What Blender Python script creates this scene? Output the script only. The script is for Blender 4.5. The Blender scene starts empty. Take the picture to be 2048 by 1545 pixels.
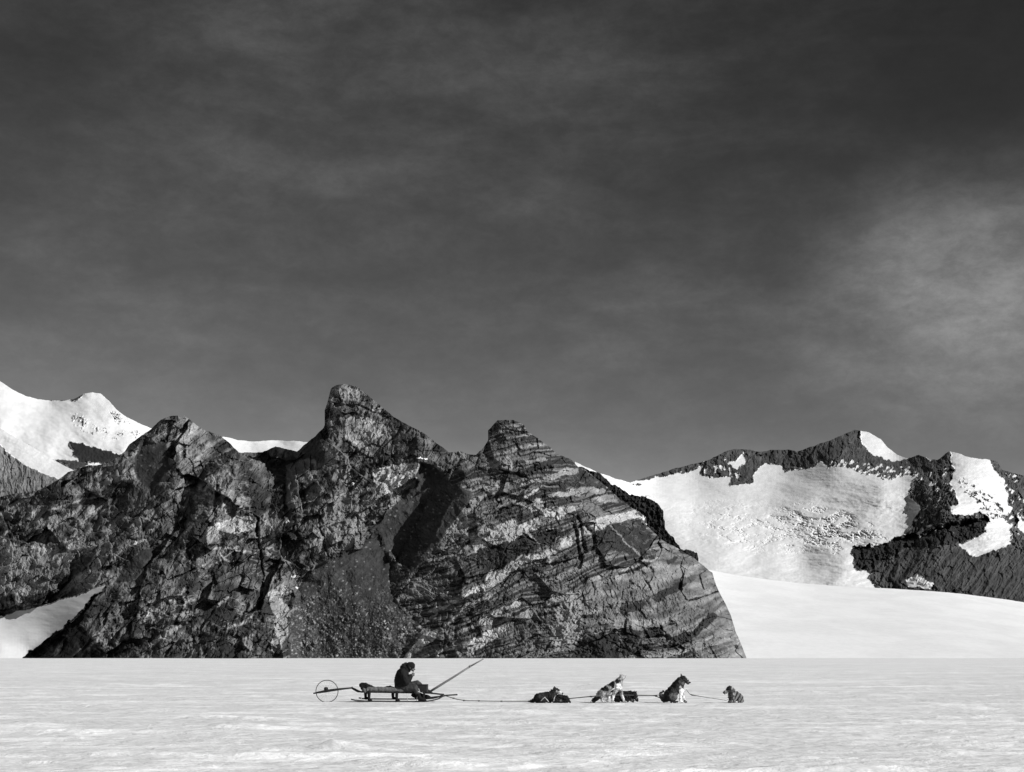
import bpy, bmesh, math, random
import numpy as np
from mathutils import Vector, Matrix
C = bpy.context.scene.collection
F, HY, CX, H = 3400.0, 1314.0, 1024.0, 1.28     # lens in px of a 2048 px frame, horizon row, camera height
random.seed(4)

# ---------------------------------------------------------------- camera, light, sky
cam = bpy.data.cameras.new('camera'); camo = bpy.data.objects.new('camera', cam); C.objects.link(camo)
camo.location = (0, 0, H); camo.rotation_euler = (math.radians(90), 0, 0)
cam.sensor_width = 36; cam.lens = F / 2048 * 36; cam.shift_y = (HY - 772.5) / 2048
cam.clip_start = 0.5; cam.clip_end = 60000
bpy.context.scene.camera = camo
SUN_EL, SUN_FRONT = 32.0, 26.0                   # degrees above the horizon; degrees from due right towards the camera
sd = Vector((math.cos(math.radians(SUN_EL)) * math.cos(math.radians(SUN_FRONT)),
             -math.cos(math.radians(SUN_EL)) * math.sin(math.radians(SUN_FRONT)), math.sin(math.radians(SUN_EL))))
sun = bpy.data.lights.new('sun', 'SUN'); sun.energy = 5.0; sun.angle = math.radians(0.5); sun.color = (1, 1, 1)
suno = bpy.data.objects.new('sun', sun); C.objects.link(suno)
suno.rotation_euler = sd.to_track_quat('Z', 'Y').to_euler()
sc = bpy.context.scene
sc.view_settings.view_transform = 'Standard'; sc.view_settings.look = 'None'
sc.view_settings.exposure = 0.0; sc.view_settings.gamma = 1

W = bpy.data.worlds.new('World'); sc.world = W; W.use_nodes = True
nt = W.node_tree; nt.nodes.clear()
def nd(t, **k):
    n = nt.nodes.new(t)
    for a, b in k.items():
        if hasattr(n, a): setattr(n, a, b)
        else: n.inputs[a].default_value = b
    return n
def lk(a, b): nt.links.new(a, b)
def math_n(op, a, b=None, clamp=False):
    n = nt.nodes.new('ShaderNodeMath'); n.operation = op; n.use_clamp = clamp
    for i, v in enumerate((a, b)):
        if v is None: continue
        if isinstance(v, (int, float)): n.inputs[i].default_value = v
        else: lk(v, n.inputs[i])
    return n.outputs[0]
def mapr(v, a, b, c, d, smooth=True):
    n = nt.nodes.new('ShaderNodeMapRange'); n.clamp = True
    if smooth: n.interpolation_type = 'SMOOTHSTEP'
    lk(v, n.inputs[0])
    for i, q in enumerate((a, b, c, d)): n.inputs[i + 1].default_value = q
    return n.outputs[0]
def noise_n(vec, scale, detail=5, rough=.5, dist=0, sc3=None, loc=(0, 0, 0), rot=(0, 0, 0)):
    m = nt.nodes.new('ShaderNodeMapping'); lk(vec, m.inputs[0])
    if sc3: m.inputs['Scale'].default_value = sc3
    m.inputs['Location'].default_value = loc; m.inputs['Rotation'].default_value = rot
    n = nt.nodes.new('ShaderNodeTexNoise'); lk(m.outputs[0], n.inputs['Vector'])
    n.inputs['Scale'].default_value = scale; n.inputs['Detail'].default_value = detail
    n.inputs['Roughness'].default_value = rough; n.inputs['Distortion'].default_value = dist
    return n.outputs[0]
sky = nd('ShaderNodeTexSky', sky_type='NISHITA', sun_disc=False, sun_elevation=math.radians(SUN_EL),
         sun_rotation=math.radians(90 + SUN_FRONT), altitude=1500, air_density=1.0, dust_density=0.6, ozone_density=1.0)
sep = nd('ShaderNodeSeparateColor'); lk(sky.outputs[0], sep.inputs[0])       # a red filter on black and white film
red = sep.outputs[0]
tc = nd('ShaderNodeTexCoord'); dirv = tc.outputs['Generated']
# thin high clouds laid out by direction in the sky
c1 = noise_n(dirv, 5.0, 6, .55, .4, (1.0, 1.0, 3.2), (3.1, .2, .4), (0, .12, 0))
c3 = noise_n(dirv, 60.0, 8, .75, .2, (1.0, 1.0, 1.6), (2.1, .4, .3), (0, .3, 0))
c2 = noise_n(dirv, 16.0, 6, .6, .3, (1.0, 1.0, 2.6), (1.1, 2.2, .9), (0, -.2, 0))
band = mapr(c1, .36, .68, 0, 1)
fine = math_n('MULTIPLY', mapr(c2, .3, .75, .7, 1.3), mapr(c3, .3, .7, .80, 1.20))
def blob(d, r0, r1):
    v = nt.nodes.new('ShaderNodeVectorMath'); v.operation = 'DISTANCE'
    m = nt.nodes.new('ShaderNodeMapping'); lk(dirv, m.inputs[0]); m.inputs['Scale'].default_value = (1, 1, 1.25)
    lk(m.outputs[0], v.inputs[0]); v.inputs[1].default_value = (d[0], d[1], d[2] * 1.25)
    return mapr(v.outputs['Value'], r0, r1, 1, 0)
def pdir(px, py):
    v = Vector(((px - CX) / F, 1, (HY - py) / F)); v.normalize(); return v
b1 = blob(pdir(1960, 600), .0, .125); b2 = blob(pdir(560, 420), .0, .26); b3 = blob(pdir(2000, 120), .02, .13)
b4 = blob(pdir(100, 60), .0, .12); b5 = blob(pdir(1250, 900), .02, .22)
veil = math_n('MULTIPLY', band, fine)
SKYA = dict(gain=0.098, power=2.2)
base = math_n('POWER', red, SKYA['power'])
base = math_n('MULTIPLY', base, SKYA['gain'])
cl = math_n('ADD', math_n('MULTIPLY', veil, .22), math_n('MULTIPLY', math_n('MULTIPLY', b1, fine), 1.25))
cl = math_n('ADD', cl, math_n('MULTIPLY', math_n('MULTIPLY', b2, fine), .17))
cl = math_n('ADD', math_n('ADD', cl, math_n('MULTIPLY', math_n('MULTIPLY', b5, fine), .12)), math_n('MULTIPLY', fine, .13))
cl = math_n('MULTIPLY', cl, math_n('SUBTRACT', 1.0, math_n('MULTIPLY', math_n('ADD', b3, b4, True), .6)))
tot = math_n('ADD', base, math_n('MULTIPLY', cl, 1.0))
comb = nd('ShaderNodeCombineColor')
for i in range(3): lk(tot, comb.inputs[i])
bg = nd('ShaderNodeBackground'); lk(comb.outputs[0], bg.inputs[0]); bg.inputs[1].default_value = 0.12
wo = nd('ShaderNodeOutputWorld'); lk(bg.outputs[0], wo.inputs[0])

# ---------------------------------------------------------------- numpy noise
rs = np.random.RandomState(7)
PERM = rs.permutation(4096).astype(np.int64); PERM = np.concatenate([PERM, PERM])
RND = rs.rand(4096, 4)
def hsh(ix, iy, seed):
    return PERM[(PERM[(ix + seed * 131) & 4095] + iy) & 4095]
def perlin(x, y, seed=0):
    x0 = np.floor(x).astype(np.int64); y0 = np.floor(y).astype(np.int64)
    fx = x - x0; fy = y - y0
    u = fx * fx * fx * (fx * (fx * 6 - 15) + 10); v = fy * fy * fy * (fy * (fy * 6 - 15) + 10)
    def g(ix, iy, dx, dy):
        a = RND[hsh(ix, iy, seed), 0] * 2 * math.pi
        return np.cos(a) * dx + np.sin(a) * dy
    n00 = g(x0, y0, fx, fy); n10 = g(x0 + 1, y0, fx - 1, fy)
    n01 = g(x0, y0 + 1, fx, fy - 1); n11 = g(x0 + 1, y0 + 1, fx - 1, fy - 1)
    return ((n00 * (1 - u) + n10 * u) * (1 - v) + (n01 * (1 - u) + n11 * u) * v) * 1.5
def fbm(x, y, seed=0, octv=5, gain=.5, ridged=False):
    s = 0; a = 1; t = 0
    for i in range(octv):
        n = perlin(x * 2 ** i + i * 17.3, y * 2 ** i - i * 9.1, seed + i)
        if ridged: n = 1 - 2 * np.abs(n)
        s = s + a * n; t += a; a *= gain
    return s / t
def facets(x, y, seed=0, jit=.9):
    """cells with a random tilt each: (plane value, random value, edge distance F2-F1)"""
    ix = np.floor(x).astype(np.int64); iy = np.floor(y).astype(np.int64)
    d1 = np.full(x.shape, 9.0); d2 = np.full(x.shape, 9.0); pl = np.zeros(x.shape); rv = np.zeros(x.shape)
    for i in (-1, 0, 1):
        for j in (-1, 0, 1):
            h = hsh(ix + i, iy + j, seed); r = RND[h]
            cx = ix + i + .5 + (r[..., 0] - .5) * jit - x; cy = iy + j + .5 + (r[..., 1] - .5) * jit - y
            d = cx * cx + cy * cy
            near = d < d1
            d2 = np.where(near, d1, np.minimum(d2, d))
            a = r[..., 2] * 2 * math.pi
            pl = np.where(near, np.cos(a) * cx + np.sin(a) * cy, pl)
            rv = np.where(near, r[..., 3], rv)
            d1 = np.where(near, d, d1)
    return pl, rv, np.sqrt(d2) - np.sqrt(d1)
def sstep(a, b, x):
    t = np.clip((x - a) / (b - a), 0, 1); return t * t * (3 - 2 * t)

# ---------------------------------------------------------------- relief canvases: the lie of the land, drawn in plan of bearing and height
class Canvas:
    def __init__(s, x0, y0, x1, y1, warp=3.0, seed=0):
        s.x0, s.y0 = x0, y0
        s.X, s.Y = np.meshgrid(np.arange(x0, x1, 1.0), np.arange(y0, y1, 1.0))
        s.WX = s.X + warp * fbm(s.X / 22, s.Y / 22, seed + 50, 4) * 2
        s.WY = s.Y + warp * fbm(s.X / 22, s.Y / 22, seed + 70, 4) * 2
        s.WX += warp * .8 * fbm(s.X / 5, s.Y / 5, seed + 90, 3); s.WY += warp * .8 * fbm(s.X / 5, s.Y / 5, seed + 95, 3)
    def zeros(s, v=0.0): return np.full(s.X.shape, float(v))
    def win(s, pts, m):
        a = np.array(pts, float); h, w = s.X.shape
        i0 = int(max(0, a[:, 1].min() - m - s.y0)); i1 = int(min(h, a[:, 1].max() + m + 1 - s.y0))
        j0 = int(max(0, a[:, 0].min() - m - s.x0)); j1 = int(min(w, a[:, 0].max() + m + 1 - s.x0))
        return slice(i0, max(i1, i0)), slice(j0, max(j1, j0))
    def inside(s, pts, m=14, warp=True):
        out = np.zeros(s.X.shape, bool); w = s.win(pts, m)
        x = (s.WX if warp else s.X)[w]; y = (s.WY if warp else s.Y)[w]
        c = np.zeros(x.shape, bool)
        for (xa, ya), (xb, yb) in zip(pts, pts[1:] + pts[:1]):
            if ya == yb: continue
            c ^= ((ya > y) != (yb > y)) & (x < (xb - xa) * (y - ya) / (yb - ya) + xa)
        out[w] = c; return out
    def dist(s, pts, m=60, closed=False, warp=True):
        out = np.full(s.X.shape, float(m)); w = s.win(pts, m)
        x = (s.WX if warp else s.X)[w]; y = (s.WY if warp else s.Y)[w]; d = np.full(x.shape, 1e9)
        prs = list(zip(pts[:-1], pts[1:])) + ([(pts[-1], pts[0])] if closed else [])
        for (xa, ya), (xb, yb) in prs:
            vx, vy = xb - xa, yb - ya; L = vx * vx + vy * vy + 1e-9
            t = np.clip(((x - xa) * vx + (y - ya) * vy) / L, 0, 1)
            d = np.minimum(d, (x - xa - t * vx) ** 2 + (y - ya - t * vy) ** 2)
        out[w] = np.minimum(np.sqrt(d), m); return out
    def paint(s, arr, pts, v, m=14): arr[s.inside(pts, m)] = v
    def stroke(s, arr, pts, w, v):
        k = np.clip(1.3 - s.dist(pts, w + 12) / w, 0, 1); arr[:] = arr * (1 - k) + v * k
    def sample(s, arr, px, py):
        x = np.clip(px - s.x0, 0, arr.shape[1] - 1.001); y = np.clip(py - s.y0, 0, arr.shape[0] - 1.001)
        i = y.astype(int); j = x.astype(int); fx = x - j; fy = y - i
        return (arr[i, j] * (1 - fx) + arr[i, j + 1] * fx) * (1 - fy) + (arr[i + 1, j] * (1 - fx) + arr[i + 1, j + 1] * fx) * fy
    def rbf(s, ctl, smooth=0.0, blur=2):
        p = np.array(ctl, float); n = len(p)
        d = np.hypot(p[:, None, 0] - p[None, :, 0], p[:, None, 1] - p[None, :, 1])
        A = np.zeros((n + 3, n + 3)); A[:n, :n] = d + np.eye(n) * smooth
        Pm = np.c_[np.ones(n), p[:, 0], p[:, 1]]; A[:n, n:] = Pm; A[n:, :n] = Pm.T
        sol = np.linalg.solve(A, np.r_[p[:, 2], 0, 0, 0])
        st = 6; xs = np.arange(s.x0, s.x0 + s.X.shape[1] + st, st); ys = np.arange(s.y0, s.y0 + s.X.shape[0] + st, st)
        gx, gy = np.meshgrid(xs.astype(float), ys.astype(float))
        v = sol[n] + sol[n + 1] * gx + sol[n + 2] * gy
        for k in range(n): v += sol[k] * np.hypot(gx - p[k, 0], gy - p[k, 1])
        for _ in range(blur):                                  # round off the creases a little
            q = np.pad(v, 1, mode='edge'); v = (q[:-2, 1:-1] + q[2:, 1:-1] + q[1:-1, :-2] + q[1:-1, 2:] + 4 * v) / 8
        x = (s.X - s.x0) / st; y = (s.Y - s.y0) / st; i = y.astype(int); j = x.astype(int); fx = x - j; fy = y - i
        return (v[i, j] * (1 - fx) + v[i, j + 1] * fx) * (1 - fy) + (v[i + 1, j] * (1 - fx) + v[i + 1, j + 1] * fx) * fy
def T(ox, oy, k):
    return lambda *pts: [(ox + a / k, oy + b / k) for a, b in pts]
ZA = T(780, 900, 3.679); ZB = T(1120, 900, 3.679); ZC = T(0, 880, 3.5125); ZD = T(330, 880, 3.5125)
Z3 = T(0, 740, 2.5757); Z4 = T(560, 740, 2.576); Z5 = T(960, 800, 2.861); Z6 = T(1180, 840, 2.359)

def soften(m, cv_, sd_, k=3, a=.5):
    for _ in range(k):
        q = np.pad(m, 1, mode='edge'); m = (q[:-2, 1:-1] + q[2:, 1:-1] + q[1:-1, :-2] + q[1:-1, 2:] + 2 * q[1:-1, 1:-1]) / 6
    return m + a * fbm(cv_.X / 2.6, cv_.Y / 2.2, sd_, 3, .7) * np.clip(4 * m * (1 - m), 0, 1)
def grid_mesh(name, P, attrs, mat, smooth=False):
    nr, nc, _ = P.shape
    me = bpy.data.meshes.new(name)
    me.vertices.add(nr * nc); me.vertices.foreach_set('co', P.reshape(-1).astype(np.float32))
    idx = np.arange(nr * nc).reshape(nr, nc)
    q = np.stack([idx[:-1, :-1], idx[:-1, 1:], idx[1:, 1:], idx[1:, :-1]], -1).reshape(-1, 4)
    nf = len(q)
    me.loops.add(nf * 4); me.loops.foreach_set('vertex_index', q.reshape(-1).astype(np.int32))
    me.polygons.add(nf); me.polygons.foreach_set('loop_start', (np.arange(nf) * 4).astype(np.int32))
    me.update(calc_edges=True)
    me.polygons.foreach_set('use_smooth', np.full(nf, smooth))
    for k, v in attrs.items():
        a = me.attributes.new(k, 'FLOAT', 'POINT'); a.data.foreach_set('value', v.reshape(-1).astype(np.float32))
    me.materials.append(mat); me.validate()
    o = bpy.data.objects.new(name, me); C.objects.link(o); return o
def relief(name, cv, sil, bottom, depth, attrs, mat, colstep=1.0, rowstep=1.0, jag=1.5, back=250, seed=1, smooth=False, lean=0.0):
    p = np.array(sil, float); seg = np.hypot(*np.diff(p, axis=0).T); L = np.r_[0, np.cumsum(seg)]
    n = int(L[-1] / colstep); t = np.linspace(0, L[-1], n)
    sx = np.interp(t, L, p[:, 0]); sy = np.interp(t, L, p[:, 1])
    j1 = fbm(t / 16, t * 0 + 3.3, seed + 5, 5, .62)
    sy = sy + jag * 2.2 * j1
    bx = np.maximum.accumulate(sx); bx = bx + np.linspace(0, 1e-3, n)
    k = 15; ker = np.ones(k) / k
    bx = np.convolve(np.pad(bx, k // 2, mode='edge'), ker, 'valid')
    by = np.interp(bx, [q[0] for q in bottom], [q[1] for q in bottom])
    m = int(max(by - sy) / rowstep) + 1
    v = np.linspace(0, 1, m)[:, None]
    w = v ** 3
    px = bx[None] * (1 - w) + sx[None] * w
    py = by[None] + (sy - by)[None] * v
    Y = cv.sample(depth, px, py)
    at = {a: cv.sample(b, px, py) for a, b in attrs.items()}
    PX = px; PY = py
    nb = 40
    tb = (np.linspace(0, 1, nb + 1)[1:])[:, None]
    bpx = np.repeat(PX[-1:], nb, 0); bpy_ = sy[None] + (by - sy)[None] * tb
    bY = Y[-1:] + back * tb ** .8 + back * .08 * fbm(np.repeat(sx[None], nb, 0) / 20, tb * 8 + 0 * sx[None], seed + 9, 4) * np.minimum(tb * 6, 1)
    PX = np.r_[PX, bpx]; PY = np.r_[PY, bpy_]; Y = np.r_[Y, bY]
    at = {a: np.r_[b, np.repeat(b[-1:], nb, 0)] for a, b in at.items()}
    P = np.stack([(PX - CX) / F * Y, Y, H + (HY - PY) / F * Y], -1)
    o = grid_mesh(name, P, at, mat, smooth); o['kind'] = 'structure'; return o

# ---------------------------------------------------------------- materials
def gray(v): return (v, v, v, 1)
def new_mat(name):
    global nt
    m = bpy.data.materials.new(name); m.use_nodes = True; nt = m.node_tree; nt.nodes.clear()
    b = nt.nodes.new('ShaderNodeBsdfPrincipled'); o = nt.nodes.new('ShaderNodeOutputMaterial')
    lk(b.outputs[0], o.inputs[0]); b.inputs['Roughness'].default_value = .9
    if 'Specular IOR Level' in b.inputs: b.inputs['Specular IOR Level'].default_value = .2
    return m, b
def attr(n):
    a = nt.nodes.new('ShaderNodeAttribute'); a.attribute_name = n; return a.outputs['Fac']
def to_col(v, b, inp='Base Color'):
    c = nt.nodes.new('ShaderNodeCombineColor')
    for i in range(3): lk(v, c.inputs[i])
    lk(c.outputs[0], b.inputs[inp])
def pos():
    return nt.nodes.new('ShaderNodeNewGeometry').outputs['Position']
def bump(v, b, strength, dist):
    n = nt.nodes.new('ShaderNodeBump'); n.inputs['Strength'].default_value = strength; n.inputs['Distance'].default_value = dist
    lk(v, n.inputs['Height']); lk(n.outputs[0], b.inputs['Normal'])
def rock_mat(name, grain, lo=.009, hi=.50, snowalb=.8):
    m, b = new_mat(name); p = pos()
    n1 = noise_n(p, 1 / grain, 6, .7); n2 = noise_n(p, 1 / (grain * 9), 5, .6)
    f = math_n('MULTIPLY', mapr(n1, .28, .72, .75, 1.28, False), mapr(n2, .3, .7, .75, 1.25, False))
    alb = math_n('ADD', math_n('MULTIPLY', attr('tone'), hi - lo), lo)
    alb = math_n('MULTIPLY', alb, f)
    s = mapr(attr('snow'), .3, .7, 0, 1)
    sn = math_n('MULTIPLY', mapr(n2, .3, .7, .93, 1.03, False), snowalb)
    mix = nt.nodes.new('ShaderNodeMix'); mix.data_type = 'FLOAT'
    lk(s, mix.inputs[0]); lk(alb, mix.inputs[2]); lk(sn, mix.inputs[3])
    to_col(mix.outputs[0], b); return m

# ================================================================ 1. the banded rock massif in front
cv = Canvas(-140, 745, 1530, 1345, warp=3.2, seed=1)
sil = [(-120,1010),(-60,1000)] + Z3((0,655),(60,640),(200,620),(300,567),(350,527),(440,497),(540,487),(600,455),(640,425),(665,385),(720,345),(780,305),(830,255),(870,240),(950,235),(990,265),(1020,290),(1060,315),(1130,335),(1180,375),(1230,425),(1290,425),(1350,425),(1420,395),(1480,410),(1530,420)) + \
    Z4((95,415),(170,350),(225,300),(240,255),(230,210),(245,165),(262,98),(290,78),(340,72),(400,90),(450,130),(520,185),(580,240),(640,275),(700,305),(760,340),(810,380),(870,425),(930,420),(970,437),(1010,437),(1050,400),(1075,360),(1072,310),(1085,300),(1120,260)) + \
    Z5((190,115),(250,140),(270,180),(330,220),(410,280),(440,310),(520,340),(560,380),(600,400),(740,510),(800,570),(900,640),(945,710),(1040,800),(1130,850),(1230,910),(1330,990),(1350,1060),(1400,1160),(1435,1230),(1460,1320),(1500,1410),(1525,1480),(1545,1530))
base_ctl = [(-120,1316,300),(-120,1000,470),(0,1316,260),(0,1225,290),(100,1230,225),(210,1175,190),(70,1316,210),(200,1260,190),(300,1316,130),(0,1100,350),(0,994,440),(78,981,435),(136,944,450),(100,1080,345),
 (200,1080,280),(150,1150,245),(250,905,440),(303,858,450),(350,832,440),(350,900,385),(412,862,440),(478,905,420),(330,1000,290),(280,1100,215),(330,1170,165),(420,1000,275),(420,1100,205),
 (551,893,410),(594,903,380),(524,905,410),(520,960,330),(649,821,350),(692,768,350),(665,777,355),(785,833,310),(690,850,300),(690,920,240),(626,876,330),(640,900,262),(600,960,228),(600,1060,150),
 (650,1040,160),(700,1000,192),(650,1130,115),(855,872,262),(860,925,212),(830,960,200),(800,930,222),(800,1000,188),(860,1010,185),(860,960,196),(898,905,226),(937,909,212),(952,909,214),(905,932,200),(880,945,200),(765,1050,172),(800,1100,150),(740,1090,146),
 (740,1150,108),(800,1150,118),(850,1100,150),(700,1230,48),(780,1230,24),(815,1240,20),(800,1185,68),(600,1230,70),(600,1316,18),(700,1316,15),(790,1316,-2),(450,1316,80),(500,1200,150),(640,1180,98),(620,1280,40),
 (1100,900,330),(1300,1050,330),(1500,1316,200),(1200,1200,200)]
L1 = cv.rbf(base_ctl)
but1_poly = [(440,985),(450,968),(470,962),(500,972),(520,985),(545,1060),(570,1130),(590,1190),(592,1330),(60,1330),(120,1270),(190,1215),(215,1185),(285,1190),(356,1153),(398,1116),(415,1060)]
but1_ctl = [(460,965,250),(440,985,235),(520,985,250),(500,1020,215),(415,1060,165),(480,1080,160),(398,1116,112),(356,1153,84),(285,1190,66),(400,1200,45),(480,1160,95),(545,1060,190),(570,1130,132),(592,1200,80),
 (215,1185,135),(190,1220,85),(300,1250,20),(120,1270,120),(70,1316,130),(150,1316,40),(300,1316,-15),(450,1316,-40),(450,1240,10),(530,1240,30),(590,1316,10),(540,1316,-15)]
L3 = cv.rbf(but1_ctl)
but3_poly = [(968,890),(950,915),(935,930),(925,965),(900,1010),(862,1085),(810,1170),(793,1200),(822,1240),(806,1330),(1600,1330),(1600,700),(960,700),(955,860)]
but3_ctl = [(1020,842,215),(995,841,215),(960,900,205),(940,925,196),(928,957,136),(915,985,128),(900,1010,120),(862,1085,102),(835,1130,82),(810,1180,56),(830,1250,15),(805,1316,0),(1000,930,155),(1000,1000,112),(960,1060,78),(900,1130,50),(900,1220,5),(900,1316,-50),
 (1103,898,195),(1170,936,195),(1100,960,130),(1100,1050,80),(1060,1150,20),(1060,1240,-25),(1060,1316,-65),(1219,978,195),(1200,1040,95),(1200,1120,40),(1200,1200,-5),(1220,1260,-45),(1220,1316,-70),
 (1290,1048,165),(1355,1097,135),(1300,1120,60),(1320,1200,10),(1340,1260,-25),(1360,1316,-50),(1425,1146,130),(1390,1180,60),(1449,1205,110),(1420,1240,20),(1470,1261,80),(1440,1290,-10),(1493,1317,55),(1455,1316,-20),(1530,1330,160)]
L4 = cv.rbf(but3_ctl)
def wall(poly, k):
    ins = cv.inside(poly, 20); d = cv.dist(poly, 120, True)
    return np.where(ins, 0, d * k + np.maximum(d - 40, 0) * 3 * k + (d > 118) * 3000)
W3 = wall(but1_poly, .9); W4 = wall(but3_poly, 1.0)
L3 = L3 + W3; L4 = L4 + W4
small_poly = [(171,1079),(140,1130),(137,1160),(91,1207),(-140,1235),(-140,1060),(0,1075),(90,1090)]
L1 = np.where(cv.inside(small_poly, 20), L1 - 16 + 0.0, L1)
depth = np.minimum(np.minimum(L1, L3), L4)
inL4 = (L4 <= np.minimum(L1, L3)); inL3 = (L3 < np.minimum(L1, L4))

X, Y = cv.WX, cv.WY
# strata coordinate on the banded face
strata = [(0,[(960,1316),(1040,1290),(1120,1272),(1226,1253),(1272,1259),(1324,1253),(1400,1215),(1440,1190)]),
 (50,[(860,1270),(970,1234),(1041,1204),(1122,1199),(1188,1161),(1229,1145),(1310,1123),(1370,1130)]),
 (120,[(921,1194),(970,1169),(1011,1142),(1046,1112),(1090,1109),(1128,1096),(1161,1077),(1202,1058),(1272,1039)]),
 (170,[(880,1130),(949,1104),(992,1090),(1052,1069),(1130,1040),(1200,1015),(1250,1000)]),
 (230,[(932,1028),(1025,992),(1084,971),(1160,975)]),(262,[(1000,960),(1100,935),(1165,930)]),(330,[(1000,860),(1060,850)]),(-60,[(1100,1330),(1300,1320),(1440,1290)])]
S = cv.rbf([(x, y, s) for s, l in strata for x, y in l], 2.0)
gy, gx = np.gradient(S); 
along = cv.X * .93 + cv.Y * (-.36)
def band1d(s, seed, f): return perlin(s / f, s * 0 + along / 260, seed)
sw = S + 3.5 * fbm(cv.X / 30, cv.Y / 30, 21, 4)
# facets
def fac(x, y, size, ax, ay, ang, seed):
    c, s_ = math.cos(ang), math.sin(ang)
    return facets((x * c + y * s_) / (size * ax), (-x * s_ + y * c) / (size * ay), seed)
M = 0.46
D = cv.zeros()
crk = cv.zeros()
AMP = np.where(inL4, .50, .26)
massn = fbm(cv.X / 85, cv.Y / 85, 31, 5, .55, True)
D += -7.0 * massn
wx = cv.X + 9 * fbm(cv.X / 40, cv.Y / 40, 33, 4); wy = cv.Y + 9 * fbm(cv.X / 40, cv.Y / 40, 37, 4)
scree_polys = [Z4((60,1560),(50,1200),(120,1080),(200,1000),(400,930),(510,840),(540,920),(620,1060),(600,1180),(720,1330),(640,1480),(640,1560)),
               Z4((540,750),(640,640),(700,600),(720,480),(800,500),(860,560),(1000,640),(700,1060),(540,920),(510,800)),
               Z3((740,360),(860,390),(880,500),(780,620),(700,560),(690,440)), ZC((870,880),(1000,760),(1080,800),(940,1000),(800,1010)), ZC((1050,60),(1150,60),(1140,170),(1060,180))]
scree = cv.zeros()
for q in scree_polys: cv.paint(scree, q, 1.0)
q = np.pad(scree, 3, mode='edge'); scree = sum(q[i:i + scree.shape[0], j:j + scree.shape[1]] for i in range(0, 7, 2) for j in range(0, 7, 2)) / 16
rk = 1 - scree
for size, tilt, ck, sd_ in ((64, .6, 0.0, 1), (27, .8, .8, 2), (11.5, 1.0, 1.0, 3), (5.2, 1.05, .6, 4)):
    # banded face: cells lie along the strata; elsewhere they stand up the slope
    plA, rvA, eA = facets((along + .3 * (wx - cv.X)) / (size * 1.35), (sw * 1.0 + .3 * (wy - cv.Y)) / (size * .72), 100 + sd_)
    plB, rvB, eB = fac(wx, wy, size, .72, 1.3, -.25, 200 + sd_)
    plC, rvC, eC = fac(wx, wy, size, .75, 1.25, .35, 300 + sd_)
    pl = np.where(inL4, plA, np.where(inL3, plC, plB)); rv = np.where(inL4, rvA, np.where(inL3, rvC, rvB)); e = np.where(inL4, eA, np.where(inL3, eC, eB))
    D += rk * AMP * size * M * (tilt * pl * 1.0 + (rv - .5) * .20)
    c = np.clip(1 - e / (.08 + .5 / size), 0, 1) * sstep(-.25, .35, fbm(cv.X / 30 + sd_, cv.Y / 30, 240 + sd_, 3)) * (ck > 0)
    D += rk * ck * c * .55; crk = np.maximum(crk, c * rk)
D += rk * 1.5 * fbm(wx / 9, wy / 14, 41, 4, .6, True) * 1.0
pl0, rv0, e0 = fac(wx, wy, 120, .8, 1.1, .45, 290); D += rk * np.where(inL4, 0, 1) * 120 * M * (.62 * pl0 + .05 * (rv0 - .5))
dg_ = cv.X * .80 - cv.Y * .60 + 6 * fbm(cv.X / 50, cv.Y / 50, 294, 3); dn_ = cv.X * .60 + cv.Y * .80 + 8 * fbm(cv.X / 50, cv.Y / 50, 295, 3)
pl9, rv9, e9 = facets(dg_ / 62, dn_ / 24, 291); D += rk * np.where(inL4, 0, 1) * 30 * M * (.75 * pl9 + .30 * (rv9 - .5))
pl8, rv8, e8 = facets(dg_ / 24, dn_ / 9, 297); D += rk * np.where(inL4, 0, 1) * 11 * M * (.8 * pl8 + .45 * (rv8 - .5))
ra_ = cv.X * .93 + cv.Y * .37 + 8 * fbm(cv.X / 45, cv.Y / 45, 292, 3); rb_ = cv.Y * .93 - cv.X * .37
D += -np.where(inL4, .25, 1) * rk * (4.0 * fbm(ra_ / 34, rb_ / 110, 293, 3, .5, True) + 1.8 * fbm(ra_ / 10, rb_ / 32, 296, 4, .55, True))
# joints: across the strata on the banded face, up and down elsewhere
jn = np.abs(perlin(along / 9 + .5 * perlin(cv.X / 20, cv.Y / 20, 44), sw / 34, 45)); jm = np.abs(perlin((cv.X + .28 * cv.Y) / 7 + .6 * perlin(cv.X / 18, cv.Y / 18, 46), cv.Y / 36, 47))
jk = np.where(inL4, sstep(.09, 0, jn), sstep(.10, 0, jm)) * sstep(-.1, .3, fbm(cv.X / 40, cv.Y / 40, 48, 3)); D += 2.0 * jk * rk
# ledges along strata
led = perlin(sw / 7.5, along / 120, 51) + .6 * perlin(sw / 3.2, along / 60, 52)
D += np.where(inL4, -1.1 * led, 0) * rk
led2 = perlin((cv.Y * .9 + cv.X * .38) / 9 + 1.5 * fbm(cv.X / 50, cv.Y / 50, 5, 3), along / 90, 53)
D += np.where(~inL4, -1.0 * led2, 0) * rk
# scree: boulders
b1_, r1_, e1_ = facets(cv.X / 3.6, cv.Y / 3.0, 61); b2_, r2_, e2_ = facets(cv.X / 7.0, cv.Y / 6.0, 62)
b0_, r0_, e0_ = facets(cv.X / 2.1, cv.Y / 1.9, 63)
fsc = sstep(1120, 1260, cv.Y) * (.5 + .9 * sstep(-.2, .3, fbm(cv.X / 30, cv.Y / 22, 64, 4)))
D += scree * (-(.7 + 1.0 * fsc) * np.clip(e1_, 0, .6) * (r1_ > .45) - 2.6 * fsc * np.clip(e2_, 0, .5) * (r2_ > .72) + 3.0 * fbm(cv.X / 60, cv.Y / 60, 66, 4))
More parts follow.
